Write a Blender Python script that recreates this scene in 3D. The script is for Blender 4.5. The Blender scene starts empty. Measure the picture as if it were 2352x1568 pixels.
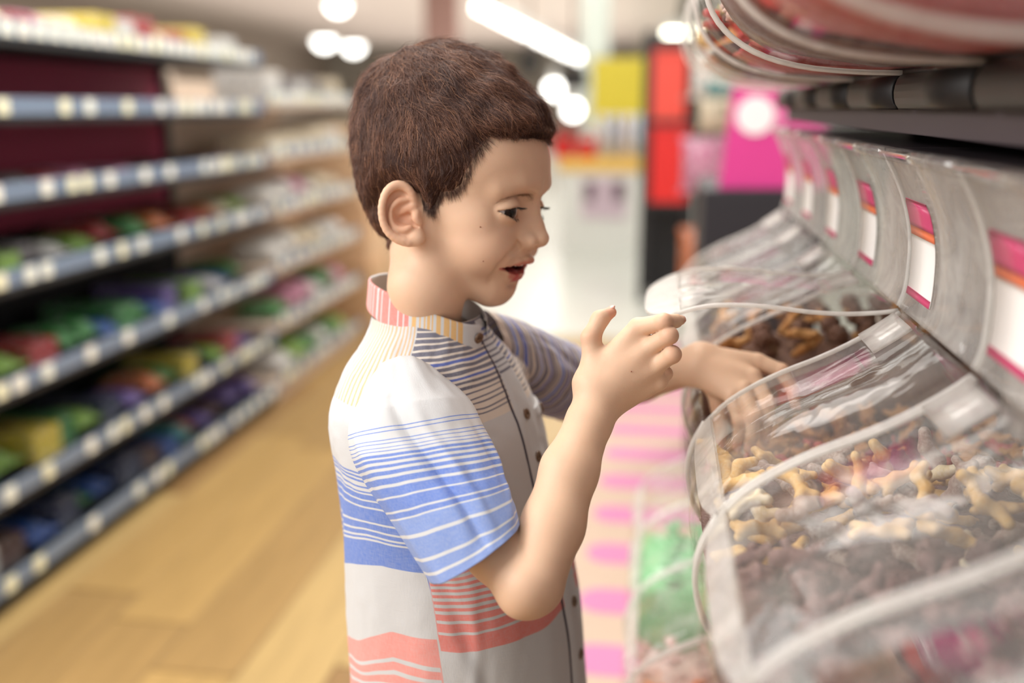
import bpy, bmesh, math, random
import numpy as np
from mathutils import Vector, Matrix

# ------------------------------------------------------------------ camera
scene = bpy.context.scene
COL = scene.collection
FPX, CX, CY = 2287.0, 1176.0, 784.0
PITCH = math.atan(539 / FPX)
YAW = math.atan(344 / math.hypot(539, FPX))
CAM = np.array([0.0, 0.0, 1.15])
FWD = np.array([-math.sin(YAW) * math.cos(PITCH), math.cos(YAW) * math.cos(PITCH), -math.sin(PITCH)])
RGT = np.array([math.cos(YAW), math.sin(YAW), 0.0])
UPV = np.cross(RGT, FWD)
cam_data = bpy.data.cameras.new('camera')
cam = bpy.data.objects.new('camera', cam_data)
COL.objects.link(cam)
cam_data.sensor_width = 36.0
cam_data.lens = 36.0 * FPX / 2352.0
cam_data.clip_start = 0.05
cam_data.clip_end = 100
cam_data.dof.use_dof = True
cam_data.dof.focus_distance = 0.785
cam_data.dof.aperture_fstop = 1.9
M = Matrix(((RGT[0], UPV[0], -FWD[0], CAM[0]), (RGT[1], UPV[1], -FWD[1], CAM[1]),
            (RGT[2], UPV[2], -FWD[2], CAM[2]), (0, 0, 0, 1)))
cam.matrix_world = M
scene.camera = cam

# ------------------------------------------------------------------ world, light, exposure
world = bpy.data.worlds.new('store_world')
scene.world = world
world.use_nodes = True
world.node_tree.nodes['Background'].inputs[0].default_value = (1.0, 0.955, 0.925, 1)
world.node_tree.nodes['Background'].inputs[1].default_value = 0.70
scene.view_settings.view_transform = 'Standard'
scene.view_settings.look = 'None'
scene.view_settings.gamma = 1.0
scene.view_settings.exposure = 0.24
scene.view_settings.use_curve_mapping = False
scene.cycles.transparent_max_bounces = 24
scene.cycles.max_bounces = 5
scene.cycles.adaptive_threshold = 0.06
scene.cycles.diffuse_bounces = 3
scene.cycles.glossy_bounces = 2
scene.cycles.caustics_reflective = False
scene.cycles.caustics_refractive = False
scene.cycles.sample_clamp_indirect = 4.0


def area_light(name, loc, target, sx, sy, power, color):
    l = bpy.data.lights.new(name, 'AREA')
    l.shape = 'RECTANGLE'
    l.size, l.size_y = sx, sy
    l.energy = power
    l.color = color
    o = bpy.data.objects.new(name, l)
    COL.objects.link(o)
    o.location = loc
    d = Vector(target) - Vector(loc)
    o.rotation_euler = d.to_track_quat('-Z', 'Y').to_euler()
    return o


# large area lights: soft key from the left behind the camera, ceiling lights, added fills
area_light('aisle_or_fill_light', (-2.1, -0.2, 2.2), (-0.12, 0.88, 1.02), 1.7, 1.5, 66, (1.0, 0.98, 0.95))
area_light('aisle_or_fill_light', (-0.5, 2.7, 3.0), (-0.6, 2.6, 0.0), 1.0, 2.4, 58, (1.0, 0.97, 0.92))
area_light('aisle_or_fill_light', (-0.6, 6.5, 3.0), (-0.6, 6.5, 0.0), 2.0, 3.0, 62, (1.0, 0.99, 0.95))
area_light('aisle_or_fill_light', (0.0, 12.5, 3.0), (0.0, 12.5, 0.0), 4.0, 6.0, 130, (1.0, 0.99, 0.94))
area_light('aisle_or_fill_light', (0.9, 4.6, 3.0), (-1.46, 2.4, 0.8), 1.2, 1.2, 46, (1.0, 0.98, 0.94))  # added unseen fill, brightens the price tags on the left shelf
area_light('aisle_or_fill_light', (-0.55, 1.55, 3.0), (0.0, 1.1, 0.9), 1.0, 1.0, 30, (1.0, 0.93, 0.86))  # extra overhead fill, added to lift the shirt front and the bins
area_light('ceiling_fill', (-4.5, 22.0, 1.9), (-4.5, 22.0, 4.0), 8.0, 20.0, 235, (1.0, 0.91, 0.86))  # unseen upward light, added to brighten the far ceiling
area_light('aisle_or_fill_light', (0.0, 22.0, 3.0), (0.0, 22.0, 0.0), 6.0, 8.0, 200, (1.0, 0.98, 0.93))

# ------------------------------------------------------------------ coordinates
# "cam frame": centimetres, x right, y up, z towards the camera; camera at the origin
def at(px, py, d):
    """point (cm, cam frame) seen at pixel px,py at depth d cm"""
    return np.array([(px - CX) / FPX * d, -(py - CY) / FPX * d, -d])


def to_world(P):
    P = np.asarray(P, dtype=np.float64) / 100.0
    return CAM + P[..., 0:1] * RGT + P[..., 1:2] * UPV - P[..., 2:3] * FWD


def from_world(W):
    W = np.asarray(W, dtype=np.float64) - CAM
    return np.stack([W @ RGT, W @ UPV, -(W @ FWD)], -1) * 100.0


def world_ray(px, py):
    return FWD + RGT * (px - CX) / FPX - UPV * (py - CY) / FPX


def on_x(px, py, X):
    r = world_ray(px, py)
    return CAM + r * (X / r[0])


def on_y(px, py, Y):
    r = world_ray(px, py)
    return CAM + r * (Y / r[1])


def on_z(px, py, Z):
    r = world_ray(px, py)
    return CAM + r * ((Z - CAM[2]) / r[2])


# ------------------------------------------------------------------ object helpers
def link(o, parent=None):
    COL.objects.link(o)
    if parent is not None:
        o.parent = parent
        o.matrix_parent_inverse = parent.matrix_world.inverted() if parent.type != 'EMPTY' else Matrix.Translation(-parent.location)
    return o


def tag(o, label=None, cat=None, group=None, kind=None):
    if label: o['label'] = label
    if cat: o['category'] = cat
    if group: o['group'] = group
    if kind: o['kind'] = kind
    return o


def empty(name, loc=(0, 0, 0), label=None, cat=None, group=None):
    o = bpy.data.objects.new(name, None)
    o.empty_display_size = 0.05
    COL.objects.link(o)
    o.location = loc
    return tag(o, label, cat, group)


def mesh_obj(name, verts, faces, mat, parent=None, smooth=True, uv=None, attrs=None, colors=None, origin=None):
    """verts in world metres. parent given -> parent-space keeps world placement"""
    verts = np.asarray(verts, dtype=np.float64)
    if parent is not None:
        org = np.array(parent.location) if parent.parent is None else np.array(parent['_org'])
        base = org
    else:
        base = np.zeros(3)
    if origin is None:
        origin = verts.mean(0) if len(verts) else np.zeros(3)
    origin = np.asarray(origin, float)
    me = bpy.data.meshes.new(name)
    if isinstance(faces, np.ndarray):
        faces = faces.tolist()
    me.from_pydata((verts - origin).tolist(), [], faces)
    me.update()
    if smooth:
        me.polygons.foreach_set('use_smooth', [True] * len(me.polygons))
    if uv is not None:
        l = me.uv_layers.new(name='UVMap')
        vi = np.empty(len(me.loops), dtype=np.int32)
        me.loops.foreach_get('vertex_index', vi)
        uv = np.asarray(uv, dtype=np.float32)
        if len(uv) == len(verts):
            uv = uv[vi]
        l.data.foreach_set('uv', uv.ravel())
    if attrs:
        for k, a in attrs.items():
            at_ = me.attributes.new(k, 'FLOAT', 'POINT')
            at_.data.foreach_set('value', np.asarray(a, dtype=np.float32))
    if colors is not None:
        ca = me.color_attributes.new('col', 'FLOAT_COLOR', 'POINT')
        c4 = np.ones((len(verts), 4), dtype=np.float32)
        c4[:, :3] = colors
        ca.data.foreach_set('color', c4.ravel())
    if mat is not None:
        me.materials.append(mat)
    o = bpy.data.objects.new(name, me)
    COL.objects.link(o)
    o.location = origin - base
    if parent is not None:
        o.parent = parent
        o['_org'] = origin.tolist()
    return o


def clean_props():
    for o in bpy.data.objects:
        if '_org' in o.keys():
            del o['_org']


class MB:
    """collects simple shapes (world metres) into one mesh"""
    def __init__(self):
        self.v, self.f, self.n = [], [], 0

    def add(self, v, f):
        v = np.asarray(v, float)
        self.v.append(v)
        self.f += [tuple(i + self.n for i in q) for q in f]
        self.n += len(v)
        return self

    def box(self, lo, hi, bev=0.0, rot=None, piv=None):
        lo, hi = np.array(lo, float), np.array(hi, float)
        bm = bmesh.new()
        bmesh.ops.create_cube(bm, size=1.0)
        c, s = (lo + hi) / 2, hi - lo
        for v in bm.verts:
            v.co = Vector((c[0] + v.co.x * s[0], c[1] + v.co.y * s[1], c[2] + v.co.z * s[2]))
        if bev > 0:
            bmesh.ops.bevel(bm, geom=bm.edges[:], offset=bev, segments=2, affect='EDGES', profile=0.5)
        bm.verts.index_update()
        v = np.array([v.co for v in bm.verts])
        if rot is not None:
            p = c if piv is None else np.array(piv, float)
            v = (v - p) @ np.array(rot).T + p
        f = [tuple(x.index for x in q.verts) for q in bm.faces]
        bm.free()
        return self.add(v, f)

    def tube(self, pts, r, n=8, cap=True):
        pts = np.asarray(pts, float)
        r = np.full(len(pts), r) if np.isscalar(r) else np.asarray(r, float)
        v, f = tube_geo(pts, r, n, cap)
        return self.add(v, f)

    def build(self, name, mat, parent=None, smooth=True, origin=None):
        return mesh_obj(name, np.concatenate(self.v), self.f, mat, parent, smooth, origin=origin)


def tube_geo(pts, r, n=8, cap=True):
    T = np.gradient(pts, axis=0)
    T /= np.linalg.norm(T, axis=1, keepdims=True) + 1e-12
    ref = np.array([0.0, 0, 1]) if abs(T[0][2]) < 0.9 else np.array([1.0, 0, 0])
    N = np.cross(ref, T[0]); N /= np.linalg.norm(N)
    V = []
    for i in range(len(pts)):
        N = N - T[i] * (N @ T[i]); N /= np.linalg.norm(N) + 1e-12
        B = np.cross(T[i], N)
        a = np.arange(n) / n * 2 * math.pi
        V.append(pts[i] + r[i] * (np.cos(a)[:, None] * N + np.sin(a)[:, None] * B))
    V = np.concatenate(V)
    F = []
    for i in range(len(pts) - 1):
        for j in range(n):
            k = (j + 1) % n
            F.append((i * n + j, i * n + k, (i + 1) * n + k, (i + 1) * n + j))
    if cap:
        F.append(tuple(range(n))[::-1])
        F.append(tuple((len(pts) - 1) * n + j for j in range(n)))
    return V, F


def catmull(P, n):
    """P (k,dim) -> n samples through the points (uniform parameter)"""
    P = np.asarray(P, float)
    k = len(P)
    Q = np.concatenate([[2 * P[0] - P[1]], P, [2 * P[-1] - P[-2]]])
    t = np.linspace(0, k - 1 - 1e-9, n)
    i = t.astype(int); u = (t - i)[:, None]
    p0, p1, p2, p3 = Q[i], Q[i + 1], Q[i + 2], Q[i + 3]
    return 0.5 * (2 * p1 + (p2 - p0) * u + (2 * p0 - 5 * p1 + 4 * p2 - p3) * u ** 2 + (3 * p1 - p0 - 3 * p2 + p3) * u ** 3)


# ------------------------------------------------------------------ materials
MATS = {}


def lin(c):
    """sRGB 0..255 -> linear"""
    c = np.asarray(c, float) / 255.0
    return tuple(np.where(c <= 0.04045, c / 12.92, ((c + 0.055) / 1.055) ** 2.4))


def new_mat(name):
    m = bpy.data.materials.new(name)
    m.use_nodes = True
    nt = m.node_tree
    b = nt.nodes['Principled BSDF']
    MATS[name] = m
    return m, nt, b


def node(nt, typ, **kw):
    n = nt.nodes.new(typ)
    for k, v in kw.items():
        if k == 'inp':
            for i, val in v.items():
                n.inputs[i].default_value = val
        else:
            setattr(n, k, v)
    return n


def mat(name, color, rough=0.5, metal=0.0, spec=0.5, noise=0.0, scale=40.0, bump=0.0, emit=None, emit_strength=1.0, sss=0.0, coat=0.0):
    if name in MATS:
        return MATS[name]
    m, nt, b = new_mat(name)
    b.inputs['Base Color'].default_value = (*color, 1)
    b.inputs['Roughness'].default_value = rough
    b.inputs['Metallic'].default_value = metal
    b.inputs['Specular IOR Level'].default_value = spec
    b.inputs['Coat Weight'].default_value = coat
    if noise or bump:
        tc = node(nt, 'ShaderNodeTexCoord')
        nz = node(nt, 'ShaderNodeTexNoise', inp={'Scale': scale, 'Detail': 4.0})
        nt.links.new(tc.outputs['Object'], nz.inputs['Vector'])
        if noise:
            mx = node(nt, 'ShaderNodeMix', data_type='RGBA')
            c = np.array(color)
            mx.inputs['A'].default_value = (*(c * (1 - noise)), 1)
            mx.inputs['B'].default_value = (*np.minimum(c * (1 + noise), 1), 1)
            nt.links.new(nz.outputs['Fac'], mx.inputs['Factor'])
            nt.links.new(mx.outputs['Result'], b.inputs['Base Color'])
        if bump:
            bp = node(nt, 'ShaderNodeBump', inp={'Strength': bump, 'Distance': 0.002})
            nt.links.new(nz.outputs['Fac'], bp.inputs['Height'])
            nt.links.new(bp.outputs['Normal'], b.inputs['Normal'])
    if emit is not None:
        b.inputs['Emission Color'].default_value = (*emit, 1)
        b.inputs['Emission Strength'].default_value = emit_strength
    if sss:
        b.inputs['Subsurface Weight'].default_value = sss
        b.inputs['Subsurface Radius'].default_value = (1, 0.4, 0.2)
        b.inputs['Subsurface Scale'].default_value = 0.004
    return m


# ------------------------------------------------------------------ implicit modelling (cm, cam frame)
def nrm(v):
    v = np.asarray(v, float)
    return v / np.linalg.norm(v)


def smin(a, b, k):
    h = np.clip(0.5 + 0.5 * (b - a) / k, 0, 1)
    return b + (a - b) * h - k * h * (1 - h)


def smax(a, b, k):
    return -smin(-a, -b, k)


def sph(P, c, r):
    return np.sqrt(((P - np.asarray(c, np.float32)) ** 2).sum(-1)) - np.float32(r)


def ell(P, c, R, A=None):
    q = P - np.asarray(c, np.float32)
    if A is not None:
        q = q @ np.asarray(A, np.float32).T
    R = np.asarray(R, np.float32)
    k0 = np.sqrt(((q / R) ** 2).sum(-1))
    k1 = np.sqrt(((q / (R * R)) ** 2).sum(-1)) + 1e-6
    return k0 * (k0 - 1) / k1


def cone(P, a, b, ra, rb):
    """capsule with a linear radius"""
    a = np.asarray(a, np.float32); b = np.asarray(b, np.float32)
    ab = b - a
    t = np.clip(((P - a) @ ab) / max(float(ab @ ab), 1e-9), 0, 1)
    d = np.sqrt(((P - a - t[..., None] * ab) ** 2).sum(-1))
    return d - (np.float32(ra) + t * np.float32(rb - ra))


def chain(P, pts, rs, k):
    d = None
    for i in range(len(pts) - 1):
        c = cone(P, pts[i], pts[i + 1], rs[i], rs[i + 1])
        d = c if d is None else smin(d, c, k)
    return d


def sdf_mesh(fn, lo, hi, h, newton=2, margin=1.5):
    lo = np.asarray(lo, float); hi = np.asarray(hi, float)
    B = 8
    nb = np.ceil((hi - lo) / (h * B)).astype(int)
    n = nb * B
    bi = np.stack(np.meshgrid(*[np.arange(k) for k in nb], indexing='ij'), -1).reshape(-1, 3)
    ctr = lo + (bi * B + (B - 1) / 2) * h
    dc = fn(ctr.astype(np.float32))
    act = np.abs(dc) < B * h * 0.87 * margin
    val = np.repeat(np.repeat(np.repeat(dc.reshape(nb).astype(np.float32), B, 0), B, 1), B, 2)
    ab = bi[act]
    off = np.stack(np.meshgrid(*[np.arange(B)] * 3, indexing='ij'), -1).reshape(-1, 3)
    for s in range(0, len(ab), 1500):
        blk = ab[s:s + 1500]
        g = (blk[:, None] * B + off[None]).reshape(-1, 3)
        v = fn((lo + g * h).astype(np.float32))
        val[g[:, 0], g[:, 1], g[:, 2]] = v
    S = val < 0
    cnt = np.zeros(tuple(n - 1), np.int8)
    for dx in (0, 1):
        for dy in (0, 1):
            for dz in (0, 1):
                cnt += S[dx:n[0] - 1 + dx, dy:n[1] - 1 + dy, dz:n[2] - 1 + dz]
    cells = np.argwhere((cnt > 0) & (cnt < 8))
    idx = np.full(tuple(n - 1), -1, np.int32)
    idx[cells[:, 0], cells[:, 1], cells[:, 2]] = np.arange(len(cells))
    acc = np.zeros((len(cells), 3)); num = np.zeros(len(cells))
    cor = [np.array(c) for c in [(0, 0, 0), (1, 0, 0), (0, 1, 0), (1, 1, 0), (0, 0, 1), (1, 0, 1), (0, 1, 1), (1, 1, 1)]]
    cv = [val[cells[:, 0] + c[0], cells[:, 1] + c[1], cells[:, 2] + c[2]] for c in cor]
    for a, b in [(0, 1), (2, 3), (4, 5), (6, 7), (0, 2), (1, 3), (4, 6), (5, 7), (0, 4), (1, 5), (2, 6), (3, 7)]:
        va, vb = cv[a], cv[b]
        m = (va < 0) != (vb < 0)
        t = np.where(m, va / np.where(m, va - vb, 1), 0)
        p = cor[a] + t[:, None] * (cor[b] - cor[a])
        acc += np.where(m[:, None], p, 0); num += m
    V = lo + (cells + acc / num[:, None]) * h
    F = []
    for ax in range(3):
        o1, o2 = (ax + 1) % 3, (ax + 2) % 3
        sl0 = [slice(None)] * 3; sl1 = [slice(None)] * 3
        sl0[ax] = slice(0, -1); sl1[ax] = slice(1, None)
        e = np.argwhere(S[tuple(sl0)] != S[tuple(sl1)])
        e = e[(e[:, o1] > 0) & (e[:, o2] > 0) & (e[:, o1] < n[o1] - 1) & (e[:, o2] < n[o2] - 1)]
        fl = S[e[:, 0], e[:, 1], e[:, 2]]
        q = []
        for d1, d2 in ((0, 0), (-1, 0), (-1, -1), (0, -1)):
            c = e.copy(); c[:, o1] += d1; c[:, o2] += d2
            q.append(idx[c[:, 0], c[:, 1], c[:, 2]])
        q = np.stack(q, 1)
        q[~fl] = q[~fl][:, ::-1]
        F.append(q)
    F = np.concatenate(F)
    F = F[(F >= 0).all(1)]
    for _ in range(newton):
        N, d = sdf_grad(fn, V, h * 0.5)
        g = np.linalg.norm(N, axis=1)
        V = V - N / (g[:, None] ** 2 + 0.05) * np.clip(d, -h, h)[:, None]
    return V, F


def sdf_grad(fn, V, e):
    V = np.asarray(V)
    d = fn(V.astype(np.float32)).astype(float)
    N = np.zeros_like(V, dtype=float)
    for k in range(3):
        o = np.zeros(3); o[k] = e
        N[:, k] = (fn((V + o).astype(np.float32)).astype(float) - fn((V - o).astype(np.float32))) / (2 * e)
    return N, d


def vnoise(P, scale, seed=0):
    """cheap smooth value noise, P (N,3) -> about -1..1"""
    P = np.asarray(P, float) / scale
    i = np.floor(P).astype(np.int64); f = P - i
    f = f * f * (3 - 2 * f)
    def hsh(a, b, c):
        n = (a * 73856093) ^ (b * 19349663) ^ (c * 83492791) ^ (seed * 2654435761)
        n = (n ^ (n >> 13)) * 1274126177
        return ((n ^ (n >> 16)) & 0xffff) / 32767.5 - 1
    r = 0
    for dx in (0, 1):
        for dy in (0, 1):
            for dz in (0, 1):
                w = (f[:, 0] if dx else 1 - f[:, 0]) * (f[:, 1] if dy else 1 - f[:, 1]) * (f[:, 2] if dz else 1 - f[:, 2])
                r = r + w * hsh(i[:, 0] + dx, i[:, 1] + dy, i[:, 2] + dz)
    return r

# ================================================================== the boy
_al, _be, _ta = np.radians([22.0, 9.0, 8.0])
HF = np.array([np.cos(_al) * np.cos(_be), -np.sin(_be), np.sin(_al) * np.cos(_be)])
HU = np.array([0, np.cos(_ta), np.sin(_ta)]); HU = nrm(HU - HF * (HU @ HF))
HV = np.cross(HF, HU)
HA = np.stack([HF, HU, HV])            # rows: local axes in cam frame
EAR_D = 83.5
HO = at(958, 505, EAR_D + 0.0) - HV * 6.3


def hp(f, u, v):
    return HO + HF * f + HU * u + HV * v


def hloc(px, py, v):
    """head-local coords of the pixel ray where it crosses the plane v"""
    r = np.array([(px - CX) / FPX, -(py - CY) / FPX, -1.0])
    t = ((HO + HV * v) @ HV) / (r @ HV)
    q = r * t - HO
    return np.array([q @ HF, q @ HU, q @ HV])


WUP = np.array([0, math.cos(PITCH), math.sin(PITCH)])       # world up in the cam frame
WTO = np.array([0, -math.sin(PITCH), math.cos(PITCH)])      # horizontal, towards the camera
_g = math.radians(27)
TF = math.cos(_g) * np.array([1.0, 0, 0]) + math.sin(_g) * WTO      # torso front
TL = math.sin(_g) * np.array([1.0, 0, 0]) - math.cos(_g) * WTO      # towards his left side (away)

EYES = [(6.22, 1.5, 2.8), (6.22, 1.5, -2.8)]


SMILE = None
CORNER = None
UPPER_LIP = [(7.9, -2.78, 0.0), (7.87, -2.72, 0.45), (7.45, -2.93, 1.2), (6.9, -3.1, 1.95), (5.95, -3.06, 2.95)]
LOWER_LIP = [(6.60, -4.32, 0.0), (6.58, -4.30, 0.6), (6.46, -4.10, 1.3), (6.28, -3.70, 2.05), (5.9, -3.2, 2.95)]


def sd_head(P):
    q = (P - HO.astype(np.float32)) @ HA.T.astype(np.float32)
    qa = q.copy(); qa[..., 2] = np.abs(qa[..., 2])          # symmetric half
    E = lambda c, R: ell(qa, c, R)
    d = ell(q, (-0.5, 5.3, 0), (8.3, 8.0, 6.6))
    d = smin(d, ell(q, (3.4, 5.0, 0), (5.1, 4.6, 5.7)), 1.6)          # forehead
    d = smin(d, ell(q, (2.9, 0.6, 0), (4.9, 5.2, 5.3)), 1.4)          # mid face
    d = smin(d, ell(q, (4.1, -2.9, 0), (3.55, 3.0, 3.5)), 1.2)        # muzzle
    d = smin(d, ell(q, (4.75, -5.5, 0), (1.7, 1.65, 1.7)), 1.1)        # chin
    d = smin(d, cone(qa, (4.6, -5.4, 0.9), (0.6, -3.7, 3.9), 1.5, 1.9), 1.2)   # jaw
    d = smin(d, cone(qa, (0.6, -3.7, 3.9), (0.0, 0.3, 5.0), 1.9, 1.5), 1.2)
    d = smin(d, ell(q, (2.2, -3.7, 0), (3.2, 1.9, 3.2)), 1.2)         # under jaw fill
    d = smin(d, E((4.35, -1.7, 3.3), (2.7, 2.3, 2.1)), 1.4)           # cheek
    d = smin(d, E((5.2, -2.1, 3.05), (1.75, 1.5, 1.5)), 1.1)          # smiling cheek
    d = smin(d, E((3.6, 0.6, 4.3), (2.0, 1.2, 1.0)), 1.2)             # cheekbone
    # brow and socket
    d = smin(d, chain(qa, [(7.85, 3.65, 0.9), (7.4, 3.65, 2.4), (6.2, 3.1, 4.0)], [0.45, 0.42, 0.2], 0.5), 1.5)
    d = smax(d, -E((8.2, 1.75, 2.3), (1.3, 1.15, 1.75)), 1.2)
    # nose
    nose = chain(q, [(7.45, 2.7, 0), (7.75, 1.5, 0), (8.2, 0.4, 0), (8.75, -0.7, 0)], [0.62, 0.58, 0.62, 0.78], 0.5)
    nose = smin(nose, E((8.0, -1.0, 0.95), (0.85, 0.72, 0.60)), 0.35)
    nose = smin(nose, ell(q, (7.4, -0.4, 0), (1.0, 1.5, 1.15)), 0.6)
    d = smin(d, nose, 0.75)
    d = smin(d, ell(q, (8.0, -1.45, 0), (0.6, 0.35, 0.3)), 0.3)        # columella
    d = smax(d, -E((8.3, -1.68, 0.5), (0.42, 0.36, 0.26)), 0.16)     # nostrils
    d = smax(d, -cone(qa, (7.15, -0.75, 1.78), (7.45, -1.6, 1.6), 0.02, 0.05), 0.35)   # wing crease
    # smile fold
    if SMILE is not None:
        d = smax(d, -chain(qa, SMILE, [0.10, 0.22, 0.27, 0.24, 0.08], 0.2), 0.5)
    # philtrum
    d = smax(d, -cone(q, (8.2, -1.95, 0), (8.4, -2.45, 0), 0.1, 0.14), 0.3)
    # mouth: cavity, lips
    cav = chain(qa, [(6.5, -3.55, 0.0), (6.5, -3.52, 0.9), (6.35, -3.4, 1.6), (6.25, -3.28, 2.15), (6.1, -3.14, 2.95)], [0.70, 0.66, 0.5, 0.36, 0.13], 0.3)
    cav = smin(cav, ell(q, (5.4, -3.5, 0), (1.6, 0.8, 1.9)), 0.3)
    cav = smin(cav, chain(qa, [(7.6, -3.5, 0.0), (7.5, -3.48, 0.8), (7.0, -3.38, 1.5), (6.75, -3.26, 2.15), (6.45, -3.12, 2.95)], [0.56, 0.54, 0.42, 0.28, 0.1], 0.3), 0.3)
    if CORNER is not None:
        cav = smin(cav, chain(qa, [(6.7, -3.32, 2.0), CORNER], [0.30, 0.15], 0.2), 0.2)
    d = smax(d, -cav, 0.2)
    ul = chain(qa, UPPER_LIP, [0.26, 0.28, 0.22, 0.16, 0.10], 0.3)
    ll = chain(qa, LOWER_LIP, [0.44, 0.44, 0.36, 0.24, 0.10], 0.3)
    d = smin(d, ul, 0.28)
    d = smin(d, ll, 0.28)
    d = smax(d, -ell(q, (6.95, -5.05, 0), (0.6, 0.28, 1.3)), 0.5)      # chin dimple line
    # eyelids
    for c in EYES:
        s = 1 if c[2] > 0 else -1
        e = q - np.array(c, np.float32)
        zz = e[..., 2] * s
        d = smax(d, -(np.sqrt((e ** 2).sum(-1)) - 1.28), 0.12)
        w = np.clip(1 - ((zz - 0.05) / 1.42) ** 2, -1, 1)
        yu = 0.40 * w - 0.05 - 0.02 * zz
        yl = -0.60 * w - 0.05 - 0.02 * zz
        cut = np.maximum(np.maximum(e[..., 1] - yu, yl - e[..., 1]), 0.15 - e[..., 0]) * 0.85
        lid = smax(np.sqrt((e ** 2).sum(-1)) - 1.47, -cut, 0.07)
        lid = smax(lid, -(e[..., 0] + 0.1), 0.1)
        lid = smax(lid, -(np.sqrt((e ** 2).sum(-1)) - 1.24), 0.05)
        d = smin(d, lid, 0.22)
        # crease above the lid
        d = smax(d, -chain(e * np.array([1, 1, s], np.float32), [(1.35, 0.62, -0.9), (1.55, 0.78, 0.0), (1.25, 0.62, 1.0), (0.8, 0.25, 1.6)], [0.02, 0.03, 0.03, 0.01], 0.1), 0.18)
    return d


def raycast(fn, px, py, t0=70.0, t1=100.0):
    px = np.atleast_1d(np.asarray(px, float)); py = np.atleast_1d(np.asarray(py, float))
    D = np.stack([(px - CX) / FPX, -(py - CY) / FPX, -np.ones_like(px)], -1)
    t = np.full(len(px), t0)
    for _ in range(160):
        d = fn((D * t[:, None]).astype(np.float32))
        t = np.where((np.abs(d) > 0.01) & (t < t1), t + d * 0.6, t)
    return D * t[:, None]


_sm = (raycast(sd_head, [1187, 1170, 1150, 1136, 1127], [565, 587, 611, 631, 646]) - HO) @ HA.T
_sm[:, 2] = np.abs(_sm[:, 2])
SMILE = [tuple(p + np.array([0.06, 0, 0.06])) for p in _sm]
_mc = (raycast(sd_head, [1149], [617])[0] - HO) @ HA.T
CORNER = (float(_mc[0]), float(_mc[1]), abs(float(_mc[2])))
UPPER_LIP[-1] = (CORNER[0] - 0.15, CORNER[1] + 0.12, CORNER[2])
LOWER_LIP[-1] = (CORNER[0] - 0.2, CORNER[1] - 0.12, CORNER[2])
print('corner', CORNER)
print('smile', np.round(_sm, 2).tolist())


def ep(px, py, h):
    return at(px, py, EAR_D - 0.3 - h)


def smooth_chain(P, pts, rs, k, n=22):
    Q = catmull(np.concatenate([np.array(pts), np.array(rs)[:, None]], 1), n)
    return chain(P, list(Q[:, :3]), list(np.maximum(Q[:, 3], 0.02)), k)


def sd_ear(P):
    pl = ell(P, ep(922, 490, 0.05), (1.75, 2.45, 0.42))
    pl = smin(pl, ell(P, ep(955, 542, 0.05), (0.75, 0.85, 0.45)), 0.4)
    out = [(952, 468, 0.25), (944, 442, 0.45), (926, 427, 0.55), (906, 427, 0.65), (888, 443, 0.75), (878, 472, 0.8), (879, 503, 0.75), (890, 530, 0.65), (912, 548, 0.5), (938, 556, 0.35)]
    d = smin(pl, smooth_chain(P, [ep(*o) for o in out], [0.26, 0.32, 0.36, 0.38, 0.37, 0.33, 0.31, 0.32, 0.36, 0.42], 0.15), 0.3)
    d = smin(d, ell(P, ep(957, 549, 0.3), (0.62, 0.55, 0.42)), 0.35)
    # scapha groove
    gr = [(932, 447, 0.6), (912, 446, 0.62), (897, 456, 0.62), (889, 478, 0.62), (891, 505, 0.6), (900, 522, 0.58)]
    d = smax(d, -smooth_chain(P, [ep(*o) for o in gr], [0.10, 0.24, 0.26, 0.22, 0.18, 0.1], 0.12), 0.16)
    # antihelix
    an = [(938, 458, 0.35), (915, 463, 0.42), (901, 480, 0.42), (899, 503, 0.42), (908, 522, 0.4), (928, 528, 0.4), (942, 522, 0.4)]
    d = smin(d, smooth_chain(P, [ep(*o) for o in an], [0.22, 0.26, 0.24, 0.23, 0.24, 0.28, 0.25], 0.15), 0.2)
    # concha
    d = smax(d, -ell(P, ep(926, 496, 0.60), (0.80, 0.74, 0.85)), 0.22)
    d = smax(d, -smooth_chain(P, [ep(942, 466, 0.55), ep(925, 474, 0.6), ep(908, 486, 0.6)], [0.08, 0.16, 0.2], 0.1), 0.15)
    d = smax(d, -smooth_chain(P, [ep(930, 505, 0.3), ep(948, 513, 0.2), ep(958, 518, 0.25)], [0.3, 0.26, 0.18], 0.1), 0.15)
    d = smin(d, ell(P, ep(935, 500, -0.55), (1.0, 1.0, 0.5)), 0.2)
    # crus of the helix
    d = smin(d, smooth_chain(P, [ep(912, 492, -0.05), ep(930, 483, 0.1), ep(950, 474, 0.2)], [0.12, 0.2, 0.24], 0.15), 0.25)
    # tragus
    d = smin(d, smooth_chain(P, [ep(958, 487, 0.2), ep(956, 500, 0.28), ep(963, 512, 0.15)], [0.2, 0.26, 0.2], 0.15), 0.25)
    return d


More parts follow.
